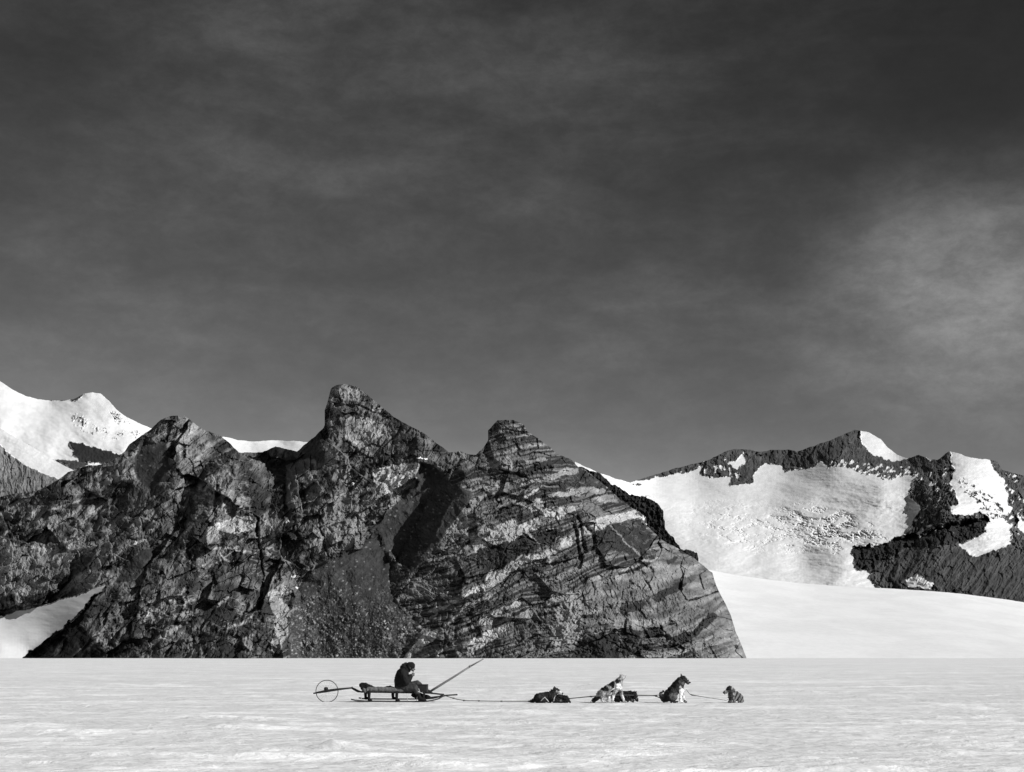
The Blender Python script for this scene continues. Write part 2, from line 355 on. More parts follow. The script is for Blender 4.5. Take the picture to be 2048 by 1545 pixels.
# gullies and chimneys cut in
for pts, w, dpt in ((ZD((640,540),(650,700),(670,820),(690,950),(680,1100),(660,1250)), 4, 9), (ZD((370,330),(380,460),(330,560),(250,680)), 6, 12),
                    (ZD((850,250),(845,450),(850,480)), 5, 10), (ZD((960,310),(1000,460)), 3, 6), (ZD((1100,480),(1090,640),(1150,820)), 4, 8), (ZD((1350,520),(1370,700)), 3, 6),
                    (ZA((40,1080),(250,860),(520,650),(700,520),(860,430)), 4, 6), (ZA((700,480),(820,380)), 5, 8), (ZA((820,150),(980,200),(1180,130)), 7, 9),
                    (ZB((200,560),(250,640),(230,740)), 6, 10), (ZB((90,540),(130,680),(140,800)), 5, 8), (ZB((740,1300),(800,1390)), 3, 5), (ZB((630,960),(660,1030)), 3, 5),
                    (Z5((560,680),(600,860)), 6, 9), (ZA((980,620),(1090,700),(1120,740)), 3, 4), (ZB((1080,1210),(1010,1320),(940,1370)), 4, 6), (ZC((770,780),(770,900),(720,940)), 4, 7),
                    (ZC((120,1000),(80,1080),(120,1190)), 4, 7), (Z4((290,180),(420,190),(560,250)), 5, 6), (Z3((1320,760),(1330,860)), 4, 8)):
    D += dpt * np.clip(1 - cv.dist(pts, w + 12) / w, 0, 1)
depth = 1500 + depth + D

# rock tones: which rock is which (pale gneiss bands, dark schist, veins, scree)
tone = .035 + .03 * fbm(cv.X / 60, cv.Y / 60, 81, 5, .6) + cv.zeros()
pale = lambda v, *polys: [cv.paint(tone, p_, v) for p_ in polys]
bandn = sstep(.05, .35, perlin(sw / 17, along / 300, 83)) * .10 + sstep(.05, .28, perlin(sw / 5.5, along / 140, 84)) * .15 + sstep(.1, .3, perlin(sw / 2.8, along / 80, 89)) * .12
tone += np.where(inL4, bandn * 1.25, 0)
diag = (cv.Y + .42 * cv.X) + 10 * fbm(cv.X / 50, cv.Y / 50, 85, 4)
tone += np.where(~inL4 & ~inL3 & (cv.X < 480), .30 * sstep(.06, .3, fbm(dn_ / 22, dg_ / 150, 86, 4, .6)) + .1 * sstep(0, .3, fbm(cv.X / 18, cv.Y / 12, 87, 4, .6)), 0)
tone += np.where(~inL4 & ~inL3 & (cv.X > 480), .17 * sstep(.02, .3, fbm(cv.X / 34, cv.Y / 34, 88, 4, .6)), 0)
pale(.27, ZB((0,1150),(150,1000),(290,970),(460,930),(610,880),(650,850),(700,800),(760,680),(830,730),(960,790),(1120,900),(1190,1010),(1290,1190),(1340,1370),(1450,1530),(1100,1560),(900,1450),(800,1380),(560,1320),(400,1300),(250,1320),(0,1390)))
tone += np.where(cv.inside(ZB((0,1150),(150,1000),(290,970),(460,930),(610,880),(650,850),(700,800),(760,680),(830,730),(960,790),(1120,900),(1190,1010),(1290,1190),(1340,1370),(1450,1530),(0,1530)), 14), .16 * sstep(-.1, .35, perlin(sw / 10, along / 150, 183)) - .12 * sstep(.1, .35, perlin(sw / 7 + 9, along / 70, 184)) + .10 * fbm(cv.X / 16, cv.Y / 12, 185, 4, .6), 0)
pale(.70, ZA((520,1080),(600,1020),(680,985),(705,1000),(700,1035),(600,1060),(530,1105)),
 ZA((705,980),(730,880),(790,860),(780,900),(860,850),(900,800),(980,765),(1130,762),(1150,740),(1250,705),(1240,660),(1340,620),(1350,690),(1280,715),(1150,790),(1040,825),(960,850),(880,920),(760,1000),(710,1010)),
 ZA((580,640),(640,620),(700,650),(750,600),(790,550),(900,505),(925,560),(1010,540),(1090,500),(1120,560),(1080,590),(1020,570),(1000,620),(930,650),(850,690),(730,705),(690,740),(620,755),(600,690)),
 ZA((930,380),(1090,290),(1120,260),(1110,300),(1000,360),(980,400),(1010,430),(1080,350),(1140,350),(1130,420),(1230,480),(1240,510),(1150,500),(1120,470),(1040,470),(1020,430),(930,410)),
 ZA((1240,470),(1280,420),(1360,410),(1370,440),(1290,490)), ZA((1140,600),(1190,575),(1240,640),(1230,660),(1150,610)),
 ZA((430,1110),(500,1110),(490,1140),(430,1145)), ZA((270,1190),(340,1150),(420,1150),(400,1180),(320,1200)),
 ZA((90,1530),(200,1400),(290,1330),(350,1350),(340,1390),(200,1490),(150,1535)), ZA((590,1400),(720,1340),(830,1280),(890,1270),(860,1320),(800,1370),(700,1440),(620,1480),(590,1540),(570,1540)),
 ZA((620,1280),(700,1210),(960,1110),(960,1140),(840,1180),(740,1240),(720,1280),(650,1300)),
 ZB((190,530),(330,490),(560,445),(590,500),(400,530),(290,590),(180,640),(140,650),(140,600)), ZB((0,690),(90,620),(100,700),(0,750)), ZB((0,420),(100,410),(60,470),(0,500)),
 ZD((380,580),(480,540),(600,540),(640,600),(620,640),(520,660),(400,640),(290,620)), Z4((470,520),(700,470),(715,490),(690,610),(560,650),(510,620),(480,570)))
pale(.48, ZA((650,190),(700,230),(760,210),(830,250),(740,310),(650,280)), ZA((700,60),(760,100),(800,150),(720,140)), ZA((820,80),(880,50),(910,140),(820,150)),
 ZA((470,440),(540,400),(560,440),(620,350),(690,340),(600,470),(480,520)), ZA((420,560),(620,510),(680,520),(560,600),(420,640)), ZA((700,1250),(850,1200),(900,1190),(880,1260),(760,1290),(700,1280)),
 ZA((1200,1250),(1220,1180),(1300,1110),(1410,1090),(1410,1260),(1250,1250)), ZA((960,1200),(1100,1150),(1180,1100),(1410,1020),(1410,1060),(1180,1140),(1120,1160),(1060,1220),(950,1250)),
 ZA((1170,1300),(1260,1270),(1410,1250),(1410,1420),(1280,1430),(1230,1480),(1180,1420)), ZA((1140,190),(1200,180),(1290,140),(1398,130),(1398,170),(1280,180),(1200,220),(1140,230),(1040,250),(960,280),(960,250)),
 ZB((0,150),(60,130),(170,170),(180,185),(60,190),(0,180)), ZB((0,310),(150,290),(300,270),(370,310),(300,320),(160,320),(0,350)), ZB((250,350),(330,320),(430,360),(440,380),(300,390)),
 ZA((1150,330),(1398,290),(1398,330),(1240,350),(1160,350)), ZA((1000,80),(1130,50),(1140,75),(1010,100)),
 ZD((240,680),(300,620),(380,640),(400,690),(300,740),(240,720)), ZD((720,1080),(830,1010),(870,1060),(820,1120),(890,1200),(870,1350),(800,1500),(740,1480),(780,1250),(740,1180)),
 Z4((340,270),(380,225),(430,235),(540,290),(550,330),(480,360),(450,410),(400,400),(340,350)), ZC((30,780),(240,740),(300,780),(60,810)), Z4((560,700),(630,680),(620,710),(560,720)))
pale(.26, ZD((390,330),(450,310),(500,400),(590,400),(630,540),(540,500),(440,490),(400,480)), ZD((290,360),(350,370),(340,480),(300,500)), ZD((180,540),(260,450),(290,480),(200,580)),
 ZD((850,180),(1000,130),(1060,150),(1050,300),(940,300),(930,480),(870,490),(850,300)), ZD((1070,520),(1100,470),(1220,370),(1290,450),(1300,560),(1340,600),(1320,740),(1200,760),(1120,830),(1080,800),(1090,650)),
 Z4((250,640),(330,640),(470,770),(460,800),(430,900),(380,930),(250,940),(200,800)), ZC((540,1000),(620,890),(700,740),(750,760),(740,830),(700,880),(640,960),(560,1015)), ZC((370,1040),(420,960),(460,930),(450,980),(400,1050)),
 ZC((470,360),(560,330),(640,310),(700,280),(800,230),(1000,190),(990,260),(800,300),(640,350),(560,390),(480,385)), ZC((640,750),(760,680),(780,560),(830,590),(760,700),(700,740)), ZD((560,1380),(620,1380),(600,1500),(560,1520)),
 ZB((150,370),(240,370),(310,440),(330,490),(240,510),(170,450)), Z4((290,110),(340,85),(420,110),(400,160),(300,140)))
pale(.32, ZC((0,690),(130,740),(300,760),(480,760),(500,830),(440,940),(380,1040),(350,1060),(200,1100),(0,1080)))
pale(.04, ZB((450,1130),(620,1095),(640,1140),(600,1180),(440,1220),(430,1190)), ZB((660,1085),(780,1010),(860,980),(940,980),(870,1030),(780,1090),(700,1130)),
 ZB((810,1390),(900,1350),(980,1330),(1060,1250),(1110,1200),(1170,1200),(1160,1230),(1060,1320),(980,1390),(900,1430),(830,1440)), ZB((450,1320),(620,1320),(760,1300),(770,1380),(620,1390),(470,1380)),
 ZB((420,900),(560,840),(680,810),(660,850),(560,890),(430,930)), ZB((150,1390),(430,1340),(440,1560),(60,1560)), ZB((450,1400),(560,1390),(600,1500),(460,1530)), ZB((780,820),(850,780),(870,800),(800,850)),
 ZB((330,1160),(390,1130),(395,1160),(330,1170)), ZB((140,1220),(260,1200),(250,1240),(170,1235)), ZB((100,1100),(230,1030),(225,1045),(110,1110)), ZB((1280,1440),(1320,1440),(1320,1460),(1290,1465)),
 ZB((380,550),(590,510),(700,660),(620,780),(450,750),(240,720),(250,620)), ZA((640,740),(900,660),(1100,610),(1280,560),(1200,700),(980,760),(850,860),(740,880),(700,960)),
 ZA((1040,460),(1100,430),(1110,490),(1050,500)), ZA((930,490),(1000,460),(1020,500),(930,540)), ZA((800,150),(960,160),(1180,60),(1200,110),(980,200),(820,220)),
 ZB((0,190),(180,190),(300,260),(150,280),(0,300)), ZA((560,1080),(680,1050),(690,1085),(580,1120)))
pale(.045, Z4((560,200),(640,270),(760,340),(880,425),(1000,440),(880,520),(700,450),(560,440),(480,370),(555,330),(545,285),(440,235),(480,180)), Z5((560,380),(600,400),(760,520),(700,500),(590,480),(420,470),(560,420)))
# strokes: veins and thin bands
for pts, w, v in ((ZA((60,1110),(300,900),(600,700),(700,560)), 3.5, .33), (ZA((420,1290),(520,1190),(560,1140),(700,1100),(740,1070)), 3, .65), (ZA((905,510),(930,570),(925,650)), 1.8, .75),
                  (ZA((1020,620),(1100,710),(1160,790),(1195,850)), 1.6, .6), (ZB((370,560),(480,680),(600,780)), 1.6, .45), (ZB((440,900),(600,830),(720,800)), 2.4, .6), (ZA((340,1510),(420,1460)), 2, .6),
                  (ZA((400,1290),(450,1390),(520,1520)), 3, .45), (ZA((540,1330),(600,1300)), 2, .6), (ZA((700,1120),(720,1190)), 1.4, .5),
                  (ZD((700,540),(760,680),(830,800),(900,930)), 5, .36), (ZD((440,1320),(560,1290),(650,1190)), 2.5, .6), (ZD((350,1180),(440,1110)), 3.2, .6), (ZD((500,1430),(620,1370)), 2.5, .5), (ZD((270,350),(380,240),(430,220),(490,270)), 4, .42),
                  (ZD((340,770),(450,760),(560,790),(640,800)), 2, .5), (ZD((310,900),(420,830),(520,740)), 2, .45), (ZD((0,1100),(40,1130),(100,1090),(140,1050)), 2.4, .5), (ZD((130,1180),(160,1130),(200,1120)), 2.4, .5), (ZD((60,1240),(180,1220)), 6, .5),
                  (ZD((200,600),(100,700)), 4, .35), (ZC((1040,1460),(1120,1400),(1210,1340),(1300,1290)), 5, .5), (ZC((1010,1270),(1090,1120)), 2, .5), (ZC((0,520),(120,450),(200,400)), 3.5, .4), (ZC((350,490),(560,430),(700,400)), 2.4, .4),
                  (ZC((900,750),(1050,690)), 3, .42), (ZD((380,780),(420,840),(480,860)), 2, .5), (ZC((330,1420),(440,1330)), 3, .4), (ZC((620,1470),(700,1400)), 3, .45), (Z4((720,1330),(840,1220),(930,1190)), 2, .5)):
    cv.stroke(tone, pts, w, v)
vein = sstep(.07, .0, np.abs(fbm(wx / 34, wy / 20, 91, 3, .55))) * sstep(.0, .25, fbm(cv.X / 70, cv.Y / 70, 92, 3) + .08)
tone += vein * np.where(inL3, .38, .15) * rk
inscree = scree > .5
sct = .06 + .05 * fbm(cv.X / 30, cv.Y / 30, 93, 4) + fsc * (.22 * (r2_ > .95) * (e2_ > .08) + 1.3 * np.clip(r1_ - .70, 0, 1) * (e1_ > .12) + .9 * np.clip(r0_ - .66, 0, 1) * (e0_ > .15)) + .25 * (r1_ > .97) * (e1_ > .15)
tone = np.where(inscree, sct, tone)
tone = tone * (1 + .30 * fbm(cv.X / 5, cv.Y / 5, 95, 4, .65) + .2 * fbm(cv.X / 22, cv.Y / 16, 98, 4, .6)) * (1 - .25 * crk)
tone += np.where(inL4 | inscree, 0, .26 * sstep(.15, .5, fbm(ra_ / 13, rb_ / 30, 299, 4, .6, True)) * sstep(-.2, .25, fbm(cv.X / 60, cv.Y / 60, 300, 3)))
plx, rvx, ex = facets(wx / 15, wy / 11, 96); tone = tone * (.84 + .32 * rvx)
tone = np.clip(tone, .02, 1)
snow = cv.zeros()
for p_ in (ZC((-500,1240),(0,1230),(120,1205),(320,1155),(600,1070),(740,1020),(750,1040),(640,1120),(590,1190),(560,1230),(420,1340),(330,1400),(230,1480),(160,1532),(240,1480),(225,1560),(-500,1560)),
           ZD((862,645),(900,648),(928,680),(922,708),(880,692)), ZD((832,538),(860,552),(884,580),(850,588)), ZD((888,952),(944,960),(937,974),(900,970)), ZD((908,1028),(944,1038),(930,1050)),
           ZD((1308,300),(1340,314),(1330,324)), ZD((130,400),(152,408),(138,428)), ZD((118,465),(140,470),(134,486)), ZC((935,740),(945,715),(962,715),(950,740)), ZC((826,778),(838,778),(836,792)), Z4((475,192),(508,215),(500,222),(478,206))):
    snow = np.maximum(snow, cv.inside(p_, 14).astype(float))
cv.stroke(snow, Z4((710,457),(755,461)), 1.3, 1.0)
# the snow tongue lies smooth over the rock
tongue = cv.inside([(-140,1230),(0,1230),(34,1223),(91,1209),(171,1185),(211,1170),(214,1176),(182,1199),(168,1219),(120,1261),(94,1279),(65,1301),(46,1318),(60,1330),(-140,1345)], 20)
ty = 1500 + cv.rbf([(-140,1316,60),(-140,1235,340),(0,1316,60),(0,1228,275),(100,1207,196),(211,1172,105),(60,1316,70),(100,1275,92),(0,1297,90),(0,1280,140),(60,1278,115),(150,1225,95)]) + 2 * fbm(cv.X / 50, cv.Y / 20, 97, 4)
tq = tongue & ~cv.inside(but1_poly, 20)
depth = np.where(tq, np.minimum(ty, depth + 0), depth)
depth = np.where(tq, ty, depth)
tz = np.pad(tq, 2, mode='edge'); te = tz[:-4, 2:-2] & tz[4:, 2:-2] & tz[2:-2, :-4] & tz[2:-2, 4:] & tz[1:-3, 1:-3] & tz[3:-1, 3:-1]
snow = np.where(tongue | tq, np.where(te, 1.0, 0.0), snow)
snow = np.where(cv.X + cv.Y * 0 < 0, snow, snow)
M_rock = rock_mat('banded_rock', 3.0)
o = relief('rock_massif', cv, sil, [(-200, 1330), (1530, 1330)], depth, {'tone': tone, 'snow': snow}, M_rock, 1.0, 1.0, jag=1.1, back=260)
o['label'] = 'three peaked dark rock massif with pale bands behind the sledge'

# ================================================================ 2. dark shoulder of rock behind the right edge of the massif
cv = Canvas(1130, 915, 1420, 1180, warp=3.0, seed=3)
sil = Z5((560,380),(600,390),(680,418),(720,450),(760,488),(800,505),(860,540),(920,555),(990,570),(1020,600),(1050,640),(1036,660),(1058,690),(1055,716),(1062,745),(1110,790),(1120,815),(1150,850),(1190,856),(1243,880),(1250,905))
sil = [(x, y) for x, y in sil]
dep = 1960 + cv.rbf([(1150,930,60),(1200,950,40),(1260,990,20),(1327,1024,-10),(1313,1055,-20),(1362,1097,-60),(1393,1112,-80),(1200,1100,-80),(1250,1040,0),(1300,1080,-30),(1180,1000,20)]) \
    - 6 * fbm(cv.X / 20, cv.Y / 20, 5, 5, .6, True) + 3 * facets(cv.X / 6, cv.Y / 8, 4)[0]
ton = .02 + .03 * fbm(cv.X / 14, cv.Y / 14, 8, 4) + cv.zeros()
sn = np.maximum(cv.inside(ZB((560,440),(600,460),(630,500),(640,560),(600,520),(580,480)), 10).astype(float), 0)
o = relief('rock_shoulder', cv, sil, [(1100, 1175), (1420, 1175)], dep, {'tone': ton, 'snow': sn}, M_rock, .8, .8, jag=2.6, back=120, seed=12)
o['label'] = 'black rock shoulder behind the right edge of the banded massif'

# ================================================================ 3. glaciated mountain on the right
M_far = rock_mat('far_rock_and_snow', 9.0, .010, .36, .70)
cv = Canvas(1150, 845, 2260, 1240, warp=3.4, seed=5)
sil = [(1150,925),(1180,938)] + Z6((40,250),(120,277),(190,296),(202,290),(300,262),(400,230),(500,205),(560,190),(620,160),(675,136),(750,140),(800,152),(850,142),(940,140),(975,152),(1050,125),(1150,90),(1250,47),(1310,58),(1370,90),(1400,125),(1450,165),(1500,182),(1550,167),(1640,190),(1692,150),(1740,160),(1800,180),(1880,188),(1920,195),(1945,235),(2048,265)) + [(2120,985),(2260,1010)]
basin_pts = [(1150,1200,3900),(1150,925,4500),(1231,957,4500),(1300,955,5200),(1300,985,4750),(1261,965,4600),(1350,938,5400),(1380,960,5250),(1443,908,5500),(1430,950,5250),(1466,898,5600),(1500,950,5200),(1580,900,5600),(1560,945,5250),
 (1710,860,5600),(1680,930,4900),(1795,910,5300),(1770,955,4600),(1830,960,4500),(1875,920,4800),(1820,1010,4340),(1700,1000,4480),(1600,1000,4620),(1450,1010,4670),(1350,1010,4600),(1300,1040,4450),
 (1400,1080,4230),(1500,1050,4400),(1600,1060,4330),(1700,1060,4230),(1800,1060,4150),(1700,1120,3945),(1600,1120,4080),(1500,1110,4090),(1430,1144,3830),(1560,1165,3760),(1700,1175,3680),(2000,1000,5200),(2200,1100,4800),(1900,1100,4500)]
frp = [(1896,904),(1882,925),(1860,945),(1845,965),(1822,995),(1842,1010),(1828,1045),(1815,1068),(1773,1088),(1745,1098),(1738,1088),(1706,1096),(1706,1130),(1720,1144),(1750,1142),(1735,1152),(1770,1178),(1800,1260),(2300,1260),(2300,800),(1896,800)]
isf = cv.inside(frp, 20)
front_pts = [(1896,904,4700),(1882,925,4640),(1860,950,4480),(1825,1000,4350),(1840,1050,4120),(1745,1100,3990),(1706,1110,3950),(1715,1140,3850),(1770,1178,3700),(1900,1186,3560),(2048,1204,3500),(1900,1000,4130),(1905,1040,3990),(1860,1070,3960),
 (1943,916,4580),(1994,923,4620),(1960,980,4250),(1980,1030,4060),(2048,952,4600),(2048,1040,4150),(2048,1120,3800),(1920,1060,4000),(1880,1090,3860),(1960,1090,3880),(1840,1130,3780),(1930,1130,3740),(2200,1200,3550),(2200,1050,4200)]
dep = cv.rbf([p_ for p_ in basin_pts if not (p_[0] > 1850)] + front_pts, 12.0, 30)
rock = cv.zeros()
rp = Z6((200,292),(200,270),(560,100),(1250,0),(1272,40),(1272,60),(1282,110),(1330,160),(1400,190),(1430,195),(1550,150),(1640,170),(1700,120),(1722,230),(1700,300),(1740,380),(1800,430),(1870,450),(1890,480),(1880,510),(1870,540),(1740,590),(1760,610),(1840,640),(1900,610),(1990,570),(2048,560),(2500,560),(2500,980),(2048,880),(1400,815),(1310,735),(1340,715),(1270,718),(1240,690),(1240,600),(1320,590),(1330,610),(1400,580),(1500,530),(1530,480),(1560,400),(1500,370),(1520,310),(1560,260),(1400,280),(1300,255),(1200,225),(1120,220),(1100,200),(1060,220),(960,235),(930,240),(880,200),(800,220),(770,260),(770,300),(700,305),(650,305),(680,265),(600,275),(520,270),(500,240),(330,270))
cv.paint(rock, rp, 1.0)
cv.paint(rock, Z6((1880,150),(2500,150),(2500,600),(2048,600),(1990,560),(1960,450),(1990,430),(1960,320),(1900,230)), 1.0)
cv.paint(rock, Z6((200,300),(230,300),(270,318),(200,306)), 1.0); cv.paint(rock, Z6((230,352),(290,362),(250,364)), 1.0)
for p_ in (Z6((1270,50),(1320,50),(1380,80),(1450,150),(1520,180),(1430,193),(1400,165),(1320,155),(1280,110)), Z6((1558,160),(1650,180),(1600,202)),
           Z6((1690,130),(1740,150),(1850,190),(1900,230),(1960,320),(1990,440),(1960,450),(1860,380),(1830,330),(1760,290),(1730,250),(1710,200)),
           Z6((1730,300),(1790,380),(1850,430),(1780,450),(1750,450),(1710,440),(1700,400),(1740,400)), Z6((1740,590),(1850,540),(1920,535),(1990,580),(1960,605),(1880,625),(1800,645),(1770,620)),
           Z6((1490,745),(1560,730),(1620,770),(1600,800),(1500,790)), Z6((1880,480),(1930,490),(1900,530),(1860,520)), Z6((655,200),(690,195),(720,150),(740,190),(700,240),(670,230)), Z6((470,250),(520,220),(530,235),(500,265)),
           Z6((2010,440),(2060,480),(2060,560),(2030,520)), Z6((1560,510),(1575,520),(1560,545),(1545,530)), Z6((1900,260),(1870,200),(1930,250),(1960,300))):
    cv.paint(rock, p_, 0.0)
streak = fbm((cv.X * .8 + cv.Y * .6) / 4, (cv.Y * .8 - cv.X * .6) / 14, 12, 4, .6)
fr = sstep(.1, .2, streak) * cv.inside(Z6((1560,260),(1740,200),(1700,480),(1560,560),(1500,370)), 10) * .9 \
   + sstep(.12, .2, streak) * cv.inside(Z6((1880,200),(2300,250),(2300,640),(1990,560)), 10) \
   + sstep(.12, .22, fbm(cv.X / 7, cv.Y / 16, 13, 4, .6)) * cv.inside(Z6((520,180),(740,160),(700,290),(500,270)), 10) \
   + sstep(.02, .12, fbm((cv.X + cv.Y) / 5, (cv.X - cv.Y) / 16, 14, 4, .6)) * cv.inside(Z6((1120,185),(1330,205),(1560,230),(1560,300),(1330,280),(1120,240)), 8)
rock = np.clip(rock - fr, 0, 1)
sp = sstep(.08, .2, fbm((cv.X * .6 - cv.Y * .8) / 4, (cv.Y * .6 + cv.X * .8) / 12, 15, 4, .65)) * cv.inside(Z6((1730,250),(1880,350),(1990,450),(1900,470),(1760,330)), 8)
rock = np.clip(rock + sp, 0, 1)
ell = np.clip(1 - ((cv.X - 1665) / 120) ** 2 - ((cv.Y - 1062 - (cv.X - 1665) * .28) / 48) ** 2, 0, 1)
ell2 = np.clip(1 - ((cv.X - 1500) / 150) ** 2 - ((cv.Y - 1055 - (cv.X - 1500) * .15) / 55) ** 2, 0, 1)
iwx = cv.X + 7 * fbm(cv.X / 18, cv.Y / 12, 170, 4); iwy = cv.Y + 4 * fbm(cv.X / 18, cv.Y / 12, 171, 4)
f1, r1, e1 = facets((iwx + .5 * iwy) / 8, (iwy - .35 * iwx) / 4.2, 70); f2, r2, e2 = facets((iwx + .3 * iwy) / 4.0, (iwy - .3 * iwx) / 2.6, 71)
brk = sstep(-.2, .3, fbm(cv.X / 30, cv.Y / 14, 172, 4)); crv = sstep(.12, 0, np.abs(perlin((iwx + .5 * iwy) / 26, (iwy - .3 * iwx) / 5.5, 173)))
ice = ell ** .6 * brk * (34 * fbm((iwx + .6 * iwy) / 14, (iwy - .3 * iwx) / 3.6, 175, 4, .6, True) + 16 * crv + 20 * fbm(iwx / 5, iwy / 3, 174, 4, .65)) + (ell2 ** .7 * (14 * fbm((iwx + .4 * iwy) / 16, (iwy - .2 * iwx) / 4, 176, 4, .6, True) + 9 * crv)) * sstep(-.15, .25, fbm(cv.X / 30, cv.Y / 12, 72, 4))
dep = dep + np.where(isf, 0, ice) + (1 - rock) * 22 * fbm(cv.X / 70, cv.Y / 22, 73, 4, .5) + (1 - rock) * 2.2 * fbm(cv.X / 9, cv.Y / 4, 74, 3, .5)
ff, fr1, fe = facets(cv.WX / 17, cv.WY / 24, 75); fg, fr2, fe2 = facets(cv.WX / 7, cv.WY / 9, 76)
scr = cv.inside(Z6((1330,740),(1520,600),(1740,600),(1850,650),(2300,600),(2300,900)), 10).astype(float)
scr = soften(scr, cv, 610, 12, 0)
rock_d = rock * (1 - .75 * scr)
rock = np.clip(rock - rock * .75 * sstep(.16, .3, fbm((cv.X * .7 + cv.Y * .7) / 3.4, (cv.X * .7 - cv.Y * .7) / 11, 620, 5, .7)) * sstep(-.1, .3, fbm(cv.X / 50, cv.Y / 30, 621, 3)) * (1 - scr), 0, 1)
dep -= scr * (16 * fbm((cv.X + cv.Y * .7) / 22, (cv.X * .5 - cv.Y) / 90, 622, 4, .55, True) + 5 * fbm(cv.X / 6, cv.Y / 6, 623, 3))
dep += rock_d * (28 * ff + 12 * fg - 20 * fbm(cv.X / 30, cv.Y / 45, 77, 5, .6, True) + 5 * facets(cv.X / 3, cv.Y / 4, 78)[0])
dep += 60 * np.clip(1 - cv.dist(Z6((1250,610),(1500,560),(1700,500),(1880,470)), 30) / 9, 0, 1) * rock
ton = .15 + .12 * fbm(cv.X / 30, cv.Y / 30, 79, 5, .6) + .10 * (fr2 - .5)
ton = np.where(cv.inside(Z6((1240,610),(1330,600),(1500,550),(1700,480),(1890,460),(1870,540),(1700,590),(1500,600),(1340,690),(1250,700)), 10), .03, ton)  # shade of the left flank and overhang, painted into the rock tone
ton = np.where(cv.inside(Z6((1330,740),(1520,600),(1740,600),(1850,650),(2300,600),(2300,900)), 10), .12 + .12 * fbm((cv.X + cv.Y) / 16, (cv.X - cv.Y) / 90, 80, 5, .65), ton)
o = relief('glacier_mountain', cv, sil, [(1100, 1210), (1430, 1200), (1560, 1200), (2260, 1250)], dep, {'tone': np.clip(ton, .02, 1), 'snow': soften(soften(1 - rock, cv, 600, 7, .8) * 1.0, cv, 640, 1, .5) + .7 * fbm(cv.X / 7, cv.Y / 6, 641, 3) * np.clip(4 * soften(1 - rock, cv, 600, 7, 0) * (1 - soften(1 - rock, cv, 600, 7, 0)), 0, 1)}, M_far, 1.0, 1.0, jag=1.2, back=900, seed=22)
o['label'] = 'glaciated mountain range with dark rock crests and an icefall on the right'

# ================================================================ 4. white snow mountain on the left
cv = Canvas(-160, 700, 760, 1100, warp=3.0, seed=7)
sil = [(-150,690),(-60,728)] + Z3((0,60),(60,98),(130,135),(200,152),(260,158),(330,158),(380,150),(430,125),(475,115),(520,123),(560,160),(600,205),(650,242),(720,277),(780,300),(900,330),(1100,345),(1150,345),(1230,362),(1300,370),(1400,364),(1500,366),(1590,372)) + [(680,888),(750,890)]
dep = cv.rbf([(-150,690,5600),(0,763,5400),(100,800,5500),(180,785,5350),(230,810,5200),(300,856,5100),(450,873,5300),(500,882,5400),(560,881,5500),(700,885,5500),(0,850,4700),(100,860,4750),(170,840,4900),(170,900,4500),
 (250,900,4500),(0,950,4200),(150,950,4250),(300,1000,4300),(600,950,4600),(600,1050,4200),(-150,900,4500),(100,1050,3900),(230,860,4850)])
rock = cv.zeros()
cv.paint(rock, Z3((150,130),(210,146),(290,150),(380,140),(440,118),(400,152),(330,164),(290,166),(210,156)), 1.0)
spk = sstep(.02, .1, fbm((cv.X + cv.Y * .6) / 4.5, (cv.Y - .3 * cv.X) / 3.4, 21, 5, .7))
rock = np.maximum(rock, spk * cv.inside(Z3((366,240),(420,212),(450,260),(520,300),(600,300),(560,200),(640,240),(700,290),(730,330),(700,352),(580,358),(480,338),(380,295)), 8) * sstep(-.2, .15, fbm(cv.X / 22, cv.Y / 16, 23, 3)))
cv.paint(rock, Z3((360,368),(400,375),(520,410),(660,440),(640,470),(560,478),(470,478),(410,470),(375,438),(380,410)), 1.0)
cv.paint(rock, Z3((265,460),(400,468),(480,490),(380,512),(340,490)), 1.0); cv.paint(rock, Z3((135,375),(160,385),(175,402),(150,392)), 1.0); cv.paint(rock, Z3((60,340),(75,345),(70,350)), 1.0)
dep = dep - rock * 14 * fbm(cv.X / 12, cv.Y / 12, 24, 4, .6, True) + (1 - rock) * (60 * fbm((cv.X + cv.Y * .6) / 90, (cv.Y - cv.X * .4) / 45, 25, 4, .45) + 2 * fbm(cv.X / 8, cv.Y / 5, 26, 4, .6))
ton = .12 + .1 * fbm(cv.X / 10, cv.Y / 10, 27, 4, .6) + cv.zeros()
ton[cv.inside(Z3((360,368),(400,375),(520,410),(660,440),(640,470),(560,478),(470,478),(410,470),(375,438),(380,410)), 8)] = .03
o = relief('snow_mountain', cv, sil, [(-200, 1080), (760, 1080)], dep, {'tone': np.clip(ton, .02, 1), 'snow': soften(soften(1 - rock, cv, 600, 7, .8) * 1.0, cv, 640, 1, .5) + .7 * fbm(cv.X / 7, cv.Y / 6, 641, 3) * np.clip(4 * soften(1 - rock, cv, 600, 7, 0) * (1 - soften(1 - rock, cv, 600, 7, 0)), 0, 1)}, M_far, 1.3, 1.3, jag=.8, back=900, seed=32, smooth=True)
o['label'] = 'white snow mountain behind the left end of the massif'

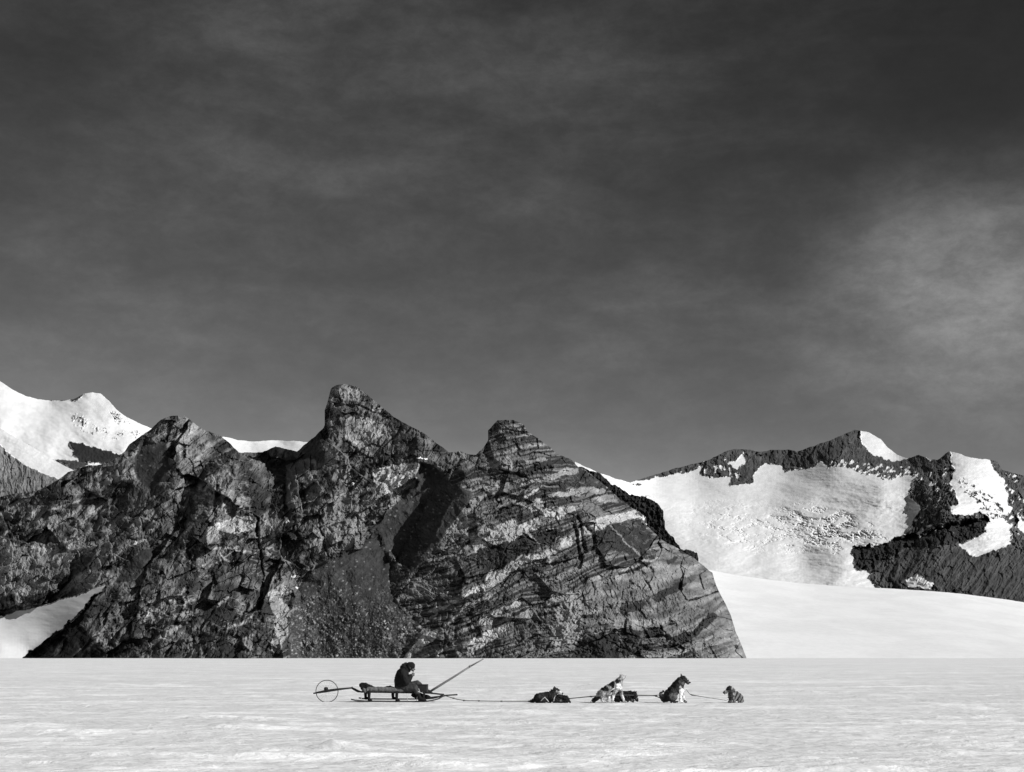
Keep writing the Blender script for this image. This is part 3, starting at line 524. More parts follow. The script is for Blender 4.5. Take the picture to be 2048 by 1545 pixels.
cv = Canvas(-120, 790, 260, 1060, warp=1.6, seed=9)
sil = [(-110,800),(-40,838)] + Z3((0,300),(60,338),(150,388),(270,463),(370,513),(430,560)) + [(200,985),(240,1010)]
dep = cv.rbf([(-110,800,3100),(0,857,3000),(105,921,2900),(143,939,2850),(0,890,2960),(60,925,2880),(110,957,2800),(0,990,2740),(60,990,2720),(110,985,2700),(240,1010,2750),(-110,1000,2800),(0,1060,2600),(200,1060,2600),(-110,850,3080)])
rock = cv.zeros(); cv.paint(rock, Z3((-400,120),(0,388),(60,440),(130,490),(240,545),(300,560),(360,560),(800,700),(800,900),(-400,900)), 1.0)
fl = fbm((cv.WX + 8 * fbm(cv.X / 40, cv.Y / 40, 49, 3)) / 22, cv.Y / 80, 41, 4, .5, True); f1, r1, e1 = facets(cv.WX / 12, cv.WY / 30, 43); f2, r2, e2 = facets(cv.WX / 5, cv.WY / 8, 44)
dep = dep + rock * (-16 * fl + 9 * f1 + 4 * f2) + (1 - rock) * 6 * fbm(cv.X / 40, cv.Y / 20, 45, 4)
ton = .46 + .2 * fbm(cv.X / 10, cv.Y / 24, 46, 4, .6) + .15 * (r1 - .5)
o = relief('snow_ridge', cv, sil, [(-200, 1055), (300, 1055)], dep, {'tone': np.clip(ton, .02, 1), 'snow': soften(soften(1 - rock, cv, 600, 7, .8) * 1.0, cv, 640, 1, .5) + .7 * fbm(cv.X / 7, cv.Y / 6, 641, 3) * np.clip(4 * soften(1 - rock, cv, 600, 7, 0) * (1 - soften(1 - rock, cv, 600, 7, 0)), 0, 1)}, M_far, 1.0, 1.0, jag=.4, back=300, seed=42)
o['label'] = 'snow covered ridge over a fluted grey cliff at the left edge'

# ================================================================ 5. smooth snow slope on the right
def snow_mat(name, alb=.80, patches=True):
    m, b = new_mat(name); p = pos()
    if patches:
        n1 = noise_n(p, .62, 6, .62, .6, (.62, 1.0, 1.0)); n2 = noise_n(p, .06, 4, .5, 0, (.5, 1, 1), (4, 2, 0)); n3 = noise_n(p, 9, 4, .7)
        v = math_n('ADD', math_n('MULTIPLY', mapr(n1, .50, .62, 0, 1), .19), alb - .12)
        n4 = noise_n(p, .16, 5, .6, .5, (.45, 1.0, 1.0), (9, 4, 2)); v = math_n('ADD', v, math_n('MULTIPLY', mapr(n4, .52, .64, 0, 1), .09))
        v = math_n('MULTIPLY', v, mapr(n2, .3, .7, .95, 1.05, False))
        v = math_n('MULTIPLY', v, mapr(n3, .3, .7, .95, 1.04, False))
        v = math_n('ADD', v, math_n('MULTIPLY', attr('fresh'), .08))
        bn = noise_n(p, 3.2, 6, .65, .3, (.6, 1, 1)); bump(bn, b, .9, .10)
    else:
        n1 = noise_n(p, 1 / 60, 5, .5, .3, (1, .5, 2)); v = math_n('MULTIPLY', math_n('MULTIPLY', mapr(n1, .35, .65, .95, 1.03), mapr(noise_n(p, 1 / 7, 6, .65, .4, (1, .4, 2)), .3, .7, .96, 1.03)), alb)
    to_col(v, b); b.inputs['Roughness'].default_value = .75
    return m
cv = Canvas(1250, 1120, 2350, 1340, warp=1, seed=13)
sil = [(1260,1090),(1350,1125),(1430,1143),(1477,1152),(1561,1163),(1646,1171),(1773,1177),(1900,1185),(2048,1204),(2150,1226),(2340,1280)]
cr_ = np.interp(np.arange(1150., 2450.), [q[0] for q in sil], [q[1] for q in sil]); cr_ = np.convolve(np.pad(cr_, 50, mode='edge'), np.ones(101) / 101, 'valid'); sil = [(x_, cr_[int(x_ - 1150)]) for x_ in np.arange(1260, 2341, 20.)]
crest = np.interp(cv.X, np.arange(1150., 2450.), cr_); bs = 1325 + (cv.X - 1500) * .006
u = np.clip((bs - cv.Y) / (bs - crest), -.2, 1.1)
rip = 10 * fbm(cv.X / 160, cv.Y / 26, 147, 4)
dep = 1640 + (1250 - (cv.X - 1430) * .1) * (.35 * u + .65 * np.sign(u) * np.abs(u) ** 1.8) + (7 * fbm(cv.X / 120, cv.Y / 40, 47, 3) + rip) * u
o = relief('snow_slope', cv, sil, [(1200, 1334), (2400, 1334)], dep, {}, snow_mat('smooth_snow', .83, False), 2.0, 1.5, jag=.25, back=900, seed=52, smooth=True)
o['label'] = 'smooth bright snow slope right of the massif'

# ================================================================ 6. the snow plain
ys = [-60, -30, -12, -4, 0, 3, 5, 7, 9, 11, 13]
yy = np.r_[np.array(ys, float), F * H / np.arange(F * H / 14.5, F * H / 300, -.8), F * H / np.arange(F * H / 300, F * H / 2100, -.5)[1:], 2100, 2600, 4000, 9000]
tt = np.r_[-30, -12, -6, -3, -1.5, -.8, np.arange(-.42, .42, .00062), .8, 1.5, 3, 6, 12, 30]
tt = np.unique(np.round(tt, 6))
GX = tt[None] * (yy[:, None] + 75) * .8; GY = np.repeat(yy[:, None], len(tt), 1)
lum = fbm(GX / 1.9, GY / 1.1, 301, 5, .55)
h = .035 * lum * sstep(400, 120, GY) + .02 * fbm(GX / .45, GY / .35, 305, 3, .6) * sstep(70, 25, GY)
h += .05 * fbm(GX / 14, GY / 6, 309, 3) * sstep(900, 200, GY) + .5 * fbm(GX / 160, GY / 90, 311, 3) * sstep(300, 700, GY)
h += .07 * np.clip(fbm(GX / 3.5, GY / .9, 313, 4, .5) - .12, 0, 1) * 2 * sstep(300, 100, GY)
cl_ = np.exp(-((GX - .5) / 9.5) ** 6 - ((GY - 48.6) / 2.2) ** 4)
h = h * (1 - cl_) + cl_ * .006 * fbm(GX / .5, GY / .5, 315, 3)
# one wind-carved lump of snow, and a few small ones
def lump(px, py, w, d, z):
    global h
    yb = F * H / (py - HY); xb = (px - CX) / F * yb
    r = ((GX - xb) / w) ** 2 + ((GY - yb) / d) ** 2
    k = np.exp(-r * 1.2) * (1 + .7 * fbm(GX / .16, GY / .2, 321, 4, .6)); h = h + z * k; return k
fresh = lump(675, 1494, .42, .3, .10)
fresh = fresh + lump(515, 1455, 1.1, .5, .05) + lump(470, 1457, .8, .5, .03) + lump(700, 1512, 1.6, .5, .03) + lump(620, 1431, 1.2, .6, .03) + lump(40, 1463, 1.8, .6, .04) + lump(1700, 1523, 1.6, .4, .03) + lump(150, 1460, 1.8, .8, .03)
fresh = np.clip(fresh, 0, 1) * sstep(-.5, .3, fbm(GX / .6, GY / .3, 323, 4))
h = np.where(GY < 14, 0, h) - .02
P = np.stack([GX, GY, h], -1)
o = grid_mesh('snow_field', P[:, ::1], {'fresh': fresh}, snow_mat('wind_packed_snow', .86), True)
o['kind'] = 'structure'; o['label'] = 'flat wind-packed snow plain'

# ================================================================ things on the snow
def W3(px, py, yy, dy=0.0):
    Y_ = yy + dy
    return Vector(((px - CX) / F * yy, Y_, H + (HY - py) / F * yy))
def simple_mat(name, v, rough=.85, grain=0, amt=.25, attrn=None, scale3=None):
    m, b = new_mat(name); p = nt.nodes.new('ShaderNodeTexCoord').outputs['Object']
    n = noise_n(p, grain or 12, 5, .6, 0, scale3); f = mapr(n, .3, .7, 1 - amt, 1 + amt, False)
    if attrn: col = math_n('MULTIPLY', attr(attrn), f)
    else: col = math_n('MULTIPLY', f, v)
    to_col(col, b); b.inputs['Roughness'].default_value = rough
    bump(n, b, .4, .01); return m
M_wood = simple_mat('weathered_wood', .06, .7, 9, .45, None, (1, 6, 6)); M_palewood = simple_mat('pale_wood', .17, .7, 9, .4, None, (1, 6, 6))
M_black = simple_mat('dark_cloth', .009, .9, 14, .3); M_tarp = simple_mat('canvas_tarp', .11, .85, 7, .35); M_trous = simple_mat('windproof_trousers', .042, .85, 8, .3)
M_dark = simple_mat('dark_wood', .018, .75, 10, .4); M_steel = simple_mat('wheel_metal', .09, .45, 20, .3); M_rope = simple_mat('hemp_rope', .09, .9, 60, .4)
M_skin = simple_mat('skin', .10, .6, 30, .1); M_pale = simple_mat('pale_cord', .5, .9, 40, .3); M_fur = simple_mat('dog_fur', .1, .8, 45, .35, 'fur')
M_cup = simple_mat('enamel', .07, .5, 20, .1); M_hair = simple_mat('hair', .02, .8, 60, .3)

def bmobj(name, bm, mat, parent=None, smooth=True, loc=None):
    me = bpy.data.meshes.new(name); bmesh.ops.recalc_face_normals(bm, faces=bm.faces); bm.to_mesh(me); bm.free()
    me.polygons.foreach_set('use_smooth', np.full(len(me.polygons), smooth)); me.materials.append(mat)
    o = bpy.data.objects.new(name, me); C.objects.link(o)
    if loc is not None:
        me.transform(Matrix.Translation(-Vector(loc))); o.location = loc
    if parent:
        me.transform(Matrix.Translation(-parent.location)) if loc is None else None
        o.parent = parent
    return o
def thing(name, loc, label, cat, group=None):
    o = bpy.data.objects.new(name, None); C.objects.link(o); o.location = loc; o.empty_display_size = .2
    o['label'] = label; o['category'] = cat
    if group: o['group'] = group
    return o
def frame(d):
    d = d.normalized(); a = Vector((0, 0, 1)) if abs(d.z) < .9 else Vector((0, 1, 0))
    u = d.cross(a).normalized(); return u, d.cross(u).normalized()
def tube(bm, pts, rad, n=8, flat=1.0, close=False):
    """swept tube; rad a number or one per point; flat squashes it sideways (in y)"""
    pts = [Vector(p) for p in pts]; rad = rad if hasattr(rad, '__len__') else [rad] * len(pts); rings = []
    for i, p in enumerate(pts):
        if close: d = pts[(i + 1) % len(pts)] - pts[i - 1]
        else: d = pts[min(i + 1, len(pts) - 1)] - pts[max(i - 1, 0)]
        u, v = frame(d); ring = []
        for k in range(n):
            a = 2 * math.pi * (k + .5) / n; q = (u * math.cos(a) + v * math.sin(a)) * rad[i]; q.y *= flat
            ring.append(bm.verts.new(p + q))
        rings.append(ring)
    for i in range(len(rings) if close else len(rings) - 1):
        A, B = rings[i], rings[(i + 1) % len(rings)]
        for k in range(n): bm.faces.new((A[k], A[(k + 1) % n], B[(k + 1) % n], B[k]))
    if not close: bm.faces.new(rings[0]); bm.faces.new(rings[-1][::-1])
def box(bm, lo, hi, bev=.006):
    r = bmesh.ops.create_cube(bm, size=1); vs = r['verts']
    c = [(a + b) / 2 for a, b in zip(lo, hi)]; sz = [abs(b - a) for a, b in zip(lo, hi)]
    for v in vs: v.co = Vector([v.co[i] * sz[i] + c[i] for i in range(3)])
    bmesh.ops.bevel(bm, geom=list({e for v in vs for e in v.link_edges}), offset=bev, segments=2, affect='EDGES')
def capsule(bm, a, ra, b, rb, n=18, m=6, sq=(1, 1, 1)):
    a, b = Vector(a), Vector(b); d = b - a
    if d.length < 1e-5: d = Vector((0, 0, 1e-4)); b = a + d
    u, v = frame(d); dn = d.normalized(); rings = []
    for i in range(m + 1):
        t = -math.pi / 2 + math.pi / 2 * i / m; rings.append((a + dn * ra * math.sin(t), ra * math.cos(t)))
    for i in range(m + 1):
        t = math.pi / 2 * i / m; rings.append((b + dn * rb * math.sin(t), rb * math.cos(t)))
    vr = []
    for c, r_ in rings:
        r_ = max(r_, ra * .02 + 1e-4)
        ring = []
        for k in range(n):
            q = (u * math.cos(2 * math.pi * k / n) + v * math.sin(2 * math.pi * k / n)) * r_
            q = Vector((q.x * sq[0], q.y * sq[1], q.z * sq[2])); ring.append(bm.verts.new(c + q))
        vr.append(ring)
    for A, B in zip(vr, vr[1:]):
        for k in range(n): bm.faces.new((A[k], A[(k + 1) % n], B[(k + 1) % n], B[k]))
    bm.faces.new(vr[0]); bm.faces.new(vr[-1][::-1])
DG = bpy.context.evaluated_depsgraph_get
def organic(name, caps, mat, voxel, base, parent=None, smooth_it=4, fuzz=0.0, fur=None, seed=0, spikes=0.0):
    """one continuous skin over a set of tapered limbs"""
    bm = bmesh.new()
    GR = 1.09 if fur is not None else 1.0
    for c in caps: capsule(bm, c[0], c[1] * GR, c[2], c[3] * GR, sq=c[4] if len(c) > 4 else (1, 1, 1))
    bmesh.ops.recalc_face_normals(bm, faces=bm.faces)
    me = bpy.data.meshes.new('tmp'); bm.to_mesh(me); bm.free(); t = bpy.data.objects.new('tmp', me); C.objects.link(t)
    m = t.modifiers.new('r', 'REMESH'); m.mode = 'VOXEL'; m.voxel_size = voxel
    s_ = t.modifiers.new('s', 'SMOOTH'); s_.factor = .5; s_.iterations = smooth_it
    me2 = bpy.data.meshes.new_from_object(t.evaluated_get(DG())); bpy.data.objects.remove(t)
    n = len(me2.vertices); co = np.empty(n * 3, np.float32); me2.vertices.foreach_get('co', co); co = co.reshape(-1, 3).astype(float)
    no = np.empty(n * 3, np.float32); me2.vertices.foreach_get('normal', no); no = no.reshape(-1, 3)
    if fuzz:
        x, y, z = co.T
        q = fbm(x * 16 + y * 9, z * 16 - y * 7, 400 + seed, 4, .65) * fuzz + np.clip(perlin(x * 34 + y * 20, z * 40 - x * 8, 410 + seed), 0, 1) * spikes
        co = co + no * q[:, None]
    base = Vector(base); co = co - np.array(base)
    me2.vertices.foreach_set('co', co.reshape(-1).astype(np.float32)); me2.update()
    me2.polygons.foreach_set('use_smooth', np.full(len(me2.polygons), not spikes))
    if fur is not None:
        w = co + np.array(base); px = w[:, 0] / F_Y * F + CX; py = HY - (w[:, 2] - H) / F_Y * F
        v = fur(px, py, w[:, 1], no); a = me2.attributes.new('fur', 'FLOAT', 'POINT'); a.data.foreach_set('value', v.astype(np.float32))
    me2.materials.clear(); me2.materials.append(mat); me2.name = name
    o = bpy.data.objects.new(name, me2); C.objects.link(o)
    if parent is not None:
        o.parent = parent; o.location = base - parent.location
    else: o.location = base
    return o

YS = 48.9; F_Y = YS
def P_(px, py, dy=0.0): return W3(px, py, YS, dy)
# ---------------- sledge
sb = P_(790, 1402.5); 
sl = thing('sledge', sb, 'long low wooden sledge on thin runners that the man sits on', 'sledge')
for k, (dy, pts) in enumerate(((-.27, [(704,1398.5),(712,1400.5),(730,1402),(770,1402.6),(820,1403),(852,1402.6),(866,1400.8),(878,1397.5),(886,1393),(889,1390.5)]),
                               (.27, [(716,1396.5),(724,1398.2),(740,1398.8),(780,1399),(820,1399),(850,1398.8),(866,1397.5),(878,1394.5),(886,1391.5),(888,1390)]))):
    bm = bmesh.new(); tube(bm, [P_(a, b, dy) for a, b in pts], .019, 6, 1.6); bmobj('runner', bm, M_wood, sl)
bm = bmesh.new()
for dy in (-.2, .2):
    tube(bm, [P_(718,1383.6,dy), P_(724,1384.4,dy), P_(765,1385,dy), P_(815,1386,dy), P_(860,1386.6,dy), P_(887,1389.5,dy)], .018, 6)
for i in range(16):
    x = 728 + i * 9; z = 1384.2 + i * .17; tube(bm, [P_(x, z - .8, -.25), P_(x, z - .8, .25)], .022, 6)
bmobj('deck', bm, M_dark, sl)
for x, zt in ((730, 1384.5), (785, 1385.5), (838, 1386.5)):
    for dy in (-.27, .27):
        dx = 0 if dy < 0 else 0; gz = 1402.3 if dy < 0 else 1398.8; x0 = x + (10 if dy < 0 else 0)
        bm = bmesh.new(); tube(bm, [P_(x0, zt - 2, dy * .8), P_(x0 - .5, zt + 5, dy * .9), P_(x0 - .3, gz - 3.5, dy), P_(x0 + .2, gz - 1, dy)], [.05, .046, .040, .052], 8)
        tube(bm, [P_(x0 - .8, gz - 1.6, dy), P_(x0 + 3, gz - 1.2, dy), P_(x0 + 6.0, gz - .2, dy)], [.05, .044, .022], 8); bmobj('leg', bm, M_black, sl)
for x in (736, 788, 840):
    bm = bmesh.new(); tube(bm, [P_(x, 1386.5, -.26), P_(x, 1386.5, .26)], .02, 6); bmobj('cross_bar', bm, M_dark, sl)
bm = bmesh.new(); tube(bm, [P_(852,1396.5,-.2), P_(868,1395,-.15), P_(888,1392.5,0), P_(868,1395,.15), P_(852,1396.5,.2)], .023, 6); bmobj('front_brace', bm, M_dark, sl)
bm = bmesh.new(); tube(bm, [P_(880,1393,0), P_(896,1391,0), P_(915,1389.8,0)], [.03, .02, .024], 8); bmobj('draw_bar', bm, M_dark, sl)
bm = bmesh.new(); tube(bm, [P_(884 + 3 * math.sin(a), 1390.5, -.27 * math.cos(a)) for a in np.linspace(0, math.pi, 9)], .022, 6); bmobj('bow', bm, M_dark, sl)
for a, b, c, d in ((724, 1386, 725, 1400), (815.5, 1388, 816.5, 1402), (834, 1386, 838, 1397), (838, 1385, 834, 1401), (838.5, 1377, 841, 1386), (832, 1384, 840, 1383.5), (840, 1384, 847, 1387)):
    bm = bmesh.new(); tube(bm, [P_(a, b, -.3), P_(c, d, -.31)], .010, 5); bmobj('lashing', bm, M_pale, sl)
# ---------------- trailing measuring wheel
wb = P_(654, 1402.5, 0)
wh = thing('distance_wheel', wb, 'thin spoked measuring wheel trailing on a bent arm behind the sledge', 'wheel')
bm = bmesh.new(); cc = P_(654, 1383); R_ = .318
tube(bm, [cc + Vector((R_ * math.cos(a), 0, R_ * math.sin(a))) for a in np.linspace(0, 2 * math.pi, 64, endpoint=False)], .0125, 6, 1.3, True); rim = bmobj('rim', bm, M_steel, wh)
bm = bmesh.new()
for k in range(20):
    a = 2 * math.pi * k / 20; s_ = .02 * (-1) ** k; a2 = a + .35 * (-1) ** (k // 2)
    tube(bm, [cc + Vector((.018 * math.cos(a2), s_, .018 * math.sin(a2))), cc + Vector((R_ * math.cos(a), 0, R_ * math.sin(a)))], .0013, 4)
bmobj('spoke', bm, M_steel, wh)
bm = bmesh.new(); tube(bm, [cc + Vector((0, -.06, 0)), cc + Vector((0, .06, 0))], .028, 10); bmobj('hub', bm, M_steel, wh)
bm = bmesh.new()
for dy in (-.05, .05):
    tube(bm, [P_(627,1387.3,dy), P_(641,1384.6,dy), P_(654,1382.3,dy), P_(676,1379.2,dy), P_(703.5,1376.2,dy*.6)], [.018, .032, .040, .032, .022], 6)
bmobj('fork', bm, M_dark, wh)
bm = bmesh.new(); box(bm, P_(648.5, 1381, -.09), P_(656.5, 1375.2, .0), .012); tube(bm, [P_(652.5,1375.4,-.045), P_(652.5,1374.6,-.045)], .035, 10); bmobj('counter_box', bm, M_dark, wh)
bm = bmesh.new(); tube(bm, [P_(703, 1376), P_(709, 1379.2), P_(716, 1383), P_(723, 1384.2)], [.026, .034, .036, .02], 6); tube(bm, [P_(704.5,1374.6,-.05), P_(704.5,1377.6,.05)], .018, 6); bmobj('tow_arm', bm, M_dark, wh)

# ---------------- load
def cloth(name, caps, mat, label, cat, base, vox=.014, fuzz=.02, seed=0, group=None):
    o = organic(name, caps, mat, vox, base, None, 3, fuzz, None, seed); o['label'] = label; o['category'] = cat
    if group: o['group'] = group
    return o
cb = P_(765, 1384)
o = cloth('canvas_bag', [(P_(738,1379.6,-.14), .086, P_(772,1379.6,-.14), .080, (1, 1, 1)), (P_(741,1380,.1), .055, P_(772,1380.3,.1), .058, (1, 1, 1)), (P_(745,1380,0), .06, P_(768,1380,0), .06), (P_(772,1379.6,-.14), .08, P_(806,1381,-.16), .076), (P_(806,1380.5,-.12), .085, P_(830,1381.5,-.12), .07), (P_(772,1380,.1), .06, P_(803,1381,.1), .06)],
      M_tarp, 'long grey canvas bag lying flat on the sledge behind the man', 'bag', cb, seed=3)
o = cloth('dark_bundle', [(P_(724,1370.5,-.08), .075, P_(733,1371.5,-.1), .07), (P_(733,1371.5,-.1), .05, P_(740,1374.5,-.1), .05), (P_(740,1372.5,0), .045, P_(747,1376.5,.0), .035), (P_(724,1370,.1), .055, P_(738,1373,.12), .05), (P_(724.5,1373,-.12), .05, P_(728,1382,-.13), .045), (P_(729,1376,-.1), .05, P_(740,1378,-.1), .05)],
      M_black, 'dark draped bundle standing on the rear end of the sledge', 'bundle', P_(732, 1383), seed=5, fuzz=.03)
o = cloth('grey_flap', [(P_(729,1379,-.2), .045, P_(731,1384,-.2), .04), (P_(736,1379,-.2), .045, P_(736,1383,-.2), .04)],
      M_tarp, 'small grey sack hanging under the dark bundle at the sledge rear', 'sack', P_(732, 1385), seed=6, fuzz=.02)
o = cloth('folded_clothing', [(P_(773,1374.6,-.08), .03, P_(780,1374,-.08), .04), (P_(780,1374,0), .036, P_(787,1376,-.05), .03), (P_(771,1375.6,.06), .025, P_(784,1375.5,.05), .03)],
      M_black, 'small dark heap of clothing lying on the canvas bag', 'clothes', P_(779, 1376), vox=.01, seed=7, fuzz=.02)
o = cloth('black_sack', [(P_(826,1390,-.05), .06, P_(834,1394,-.05), .07), (P_(836,1393,.1), .07, P_(850,1394,.1), .06), (P_(848,1393,.1), .06, P_(858,1394,.12), .04), (P_(828,1388,.12), .06, P_(846,1389,.12), .05)],
      M_black, 'black sack hanging under the front of the sledge behind the boot', 'sack', P_(840, 1396), seed=9, fuzz=.035)
bx = thing('supply_box', P_(846, 1385, .0), 'dark wooden box with a paler front edge on the sledge', 'box')
bm = bmesh.new(); box(bm, P_(835.5, 1384.6, -.2), P_(853.4, 1370.6, .12), .008); bmobj('box_body', bm, M_dark, bx, False)
bm = bmesh.new(); box(bm, P_(835.0, 1370.9, -.21), P_(856.4, 1369.0, .13), .006); bmobj('lid', bm, M_dark, bx, False)
bm = bmesh.new(); box(bm, P_(853.5, 1384.3, -.19), P_(856.2, 1370.9, .11), .006); bmobj('end_board', bm, M_wood, bx, False)
pb = P_(858, 1385, -.05)
bm = bmesh.new(); tube(bm, [P_(857,1385.5,-.05), P_(880,1371.4,-.05), P_(905,1356,-.05), P_(941,1333,-.05)], [.034, .036, .032, .028], 8); tube(bm, [P_(938.5,1334.2,-.05), P_(942,1332,-.05)], .036, 8); tube(bm, [P_(941,1333,-.05), P_(967,1318.4,-.05)], [.025, .019], 8)
o = bmobj('wooden_pole', bm, M_palewood, None, True, pb); o['label'] = 'long thin jointed pole slanting up from the sledge front'; o['category'] = 'pole'

# ---------------- the man
mb = P_(806, 1402, 0)
caps = []
def lim(a, ra, b, rb, sq=None): caps.append((P_(*a), ra, P_(*b), rb) + ((sq,) if sq else ()))
lim((799,1376,0), .13, (797,1362,0), .13); lim((797,1362,0), .13, (803,1347,0), .14); lim((804,1343,-.16), .06, (804,1343,.16), .06); lim((808,1342,0), .06, (816,1336.5,0), .055)
lim((821,1333,0), .088, (822,1334,0), .086, (1, .85, 1)); lim((824,1337,0), .06, (825.5,1340.5,0), .045)
lim((828.2,1336.6,0), .012, (829.8,1339.8,0), .016); lim((826.3,1342.2,-.0), .02, (827,1343,0), .018); lim((827.6,1341.4,-.018), .009, (827.6,1341.4,.018), .009)
lim((820.5,1336,-.078), .02, (821,1338.5,-.078), .012); lim((820.5,1336,.078), .02, (821,1338.5,.078), .012)
for sgn in (-1, 1):
    lim((804,1344,.19*sgn), .06, (812,1365,.24*sgn), .048); lim((812,1365,.24*sgn), .045, (823,1352,.07*sgn), .032)
    hx, hy = 824.5, 1350
    lim((823,1352,.07*sgn), .03, (hx,hy,.055*sgn), .034)
    for f in range(4):                      # fingers round the cup
        L = (.9, 1.0, .95, .75)[f]; z = hy - 2.2 + f * 1.45
        lim((hx + .3, z, .06*sgn), .0105, (hx + 2.6*L, z - .3, .062*sgn), .0095); lim((hx + 2.6*L, z - .3, .062*sgn), .0095, (hx + 4.2*L, z + .1, .036*sgn), .009); lim((hx + 4.2*L, z + .1, .036*sgn), .009, (hx + 4.6*L, z + .5, .008*sgn), .008)
    lim((hx - .5, hy - 1.8, .045*sgn), .013, (hx + 1, hy - 4, .03*sgn), .011); lim((hx + 1, hy - 4, .03*sgn), .011, (hx + 2.4, hy - 4.6, .018*sgn), .009)
lim((800,1377,-.1), .085, (832,1374,-.22), .06); lim((832,1374,-.22), .06, (841,1397,-.3), .042); lim((841,1398,-.3), .04, (849,1400.6,-.31), .03)
lim((800,1377,.1), .085, (835,1366,.14), .06); lim((835,1366,.14), .06, (851,1380,.17), .042); lim((851,1381,.17), .04, (857,1383,.17), .03)
man = organic('person', caps, M_skin, .0085, mb, None, 2)
man['label'] = 'person in dark parka and cap sitting hunched on the sledge, hands raised to face'; man['category'] = 'person'
def wear(name, cl, mat, vox=.012, fuzz=.012, seed=0, it=4):
    return organic(name, [(P_(*a), ra, P_(*b), rb) + ((s_[0],) if s_ else ()) for a, ra, b, rb, *s_ in cl], mat, vox, mb, man, it, fuzz, None, seed)
wear('parka', [((804,1370,0), .215, (803.5,1360,0), .215, (1, 1.1, 1)), ((803,1360,0), .205, (805,1349,0), .185, (1, 1.15, 1)), ((805,1349,0), .18, (808,1343,0), .12, (1, 1.2, 1)),
     ((805,1345,-.18), .098, (813,1365,-.25), .095), ((813,1365,-.25), .095, (821,1353,-.09), .068), ((805,1345,.18), .098, (813,1365,.25), .095), ((813,1365,.25), .095, (821,1353,.09), .068),
     ((796,1375.5,-.08), .10, (806,1374,-.12), .08), ((796,1375.5,.08), .10, (806,1374,.12), .08), ((808,1343,0), .12, (816,1340,0), .085)], M_black, fuzz=.02, seed=11)
wear('hood', [((806,1331.5,-.05), .05, (812,1327,-.03), .035), ((806,1331.5,.05), .05, (812,1327,.03), .035), ((806,1331,0), .045, (812,1334,0), .06), ((811,1328,0), .045, (815,1337,0), .055), ((804,1335,0), .06, (813,1338,0), .09, (1, 1.2, 1))], M_black, .01, .02, 12)
wear('cap', [((819.5,1332,0), .112, (822.5,1332,0), .112, (1, .88, 1)), ((818,1335,0), .07, (820,1338,0), .055), ((826,1330.6,0), .06, (827.4,1335,0), .035, (1, 1.3, 1)), ((818,1334,-.075), .04, (821,1340,-.07), .025), ((818,1334,.075), .04, (821,1340,.07), .025)], M_black, .008, .006, 13)
wear('trousers', [((798,1377,-.08), .125, (815,1377,-.16), .115), ((815,1377,-.16), .115, (831,1376,-.22), .09), ((831,1376,-.22), .09, (837,1388,-.27), .062), ((798,1377,.08), .12, (816,1372,.12), .105), ((816,1372,.12), .105, (834,1367,.14), .083), ((834,1367,.14), .083, (846,1376,.17), .062), ((800,1379,0), .1, (805,1380,0), .1)], M_trous, .012, .022, 14)
for nm, a, b, c in (('boot', (837,1388,-.27), (841,1397,-.3), (851,1400.6,-.31)), ('boot', (846,1376,.17), (850,1380.5,.17), (857,1383,.17))):
    wear(nm, [(a, .064, b, .056), (b, .056, c, .042), (b, .05, (b[0] - 1, b[1] + 2.4, b[2]), .044), ((b[0] - 1, b[1] + 3.4, b[2]), .03, (c[0], c[1] + .6, c[2]), .03)], M_black, .01, .008, 15)
for dy in (-.034, .034):
    bm = bmesh.new(); bmesh.ops.create_uvsphere(bm, u_segments=10, v_segments=8, radius=.011); bmesh.ops.translate(bm, verts=bm.verts, vec=P_(828.2, 1336.2, dy)); bmobj('eye', bm, M_hair, man)
    bm = bmesh.new(); tube(bm, [P_(828.4,1334.9,dy*.6), P_(828.5,1335.1,dy*1.6)], .005, 5); bmobj('eyebrow', bm, M_hair, man)
bm = bmesh.new()
prof = [(0, .035), (.034, .036), (.036, 0), (.036, -.038), (.0, -.039)]
ring = []
for r_, z in [(.0005, -.035), (.034, -.035), (.038, .04), (.034, .04), (.031, -.028), (.0005, -.028)]:
    ring.append([bm.verts.new(P_(826.6, 1349.2) + Vector((r_ * math.cos(a), r_ * math.sin(a), z))) for a in np.linspace(0, 2 * math.pi, 16, endpoint=False)])
for A, B in zip(ring, ring[1:]):
    for k in range(16): bm.faces.new((A[k], A[(k + 1) % 16], B[(k + 1) % 16], B[k]))
o = bmobj('cup', bm, M_cup, None, True, P_(826.6, 1351.5)); o['label'] = 'small grey cup held in both hands at his face'; o['category'] = 'cup'

# ---------------- dogs
YD = 47.85; F_Y = YD
def Q(px, py, dy=0.0): return W3(px, py, YD, dy)
def dog(label, caps, fur, seed, straps, gx, spikes=.028, eyes=()):
    b = Q(gx, 1404.8)
    d = organic('husky_dog', [(Q(*a), ra, Q(*c), rc) + ((s_[0],) if s_ else ()) for a, ra, c, rc, *s_ in caps], M_fur, .0105, b, None, 2, .03, fur, seed, spikes)
    d['label'] = label; d['category'] = 'dog'; d['group'] = 'sledge dogs resting in line on the snow'
    if straps:
        bm = bmesh.new()
        for pts in straps: tube(bm, [Q(*p) for p in pts], .0125, 5)
        hs = bmobj('harness', bm, M_pale, d)
    for e in eyes:
        bm = bmesh.new(); bmesh.ops.create_uvsphere(bm, u_segments=8, v_segments=6, radius=.011); bmesh.ops.translate(bm, verts=bm.verts, vec=Q(*e)); bmobj('eye', bm, M_hair, d)
    return d
def near(px, py, x, y, r): return np.clip(1.4 - np.hypot(px - x, py - y) / r, 0, 1)
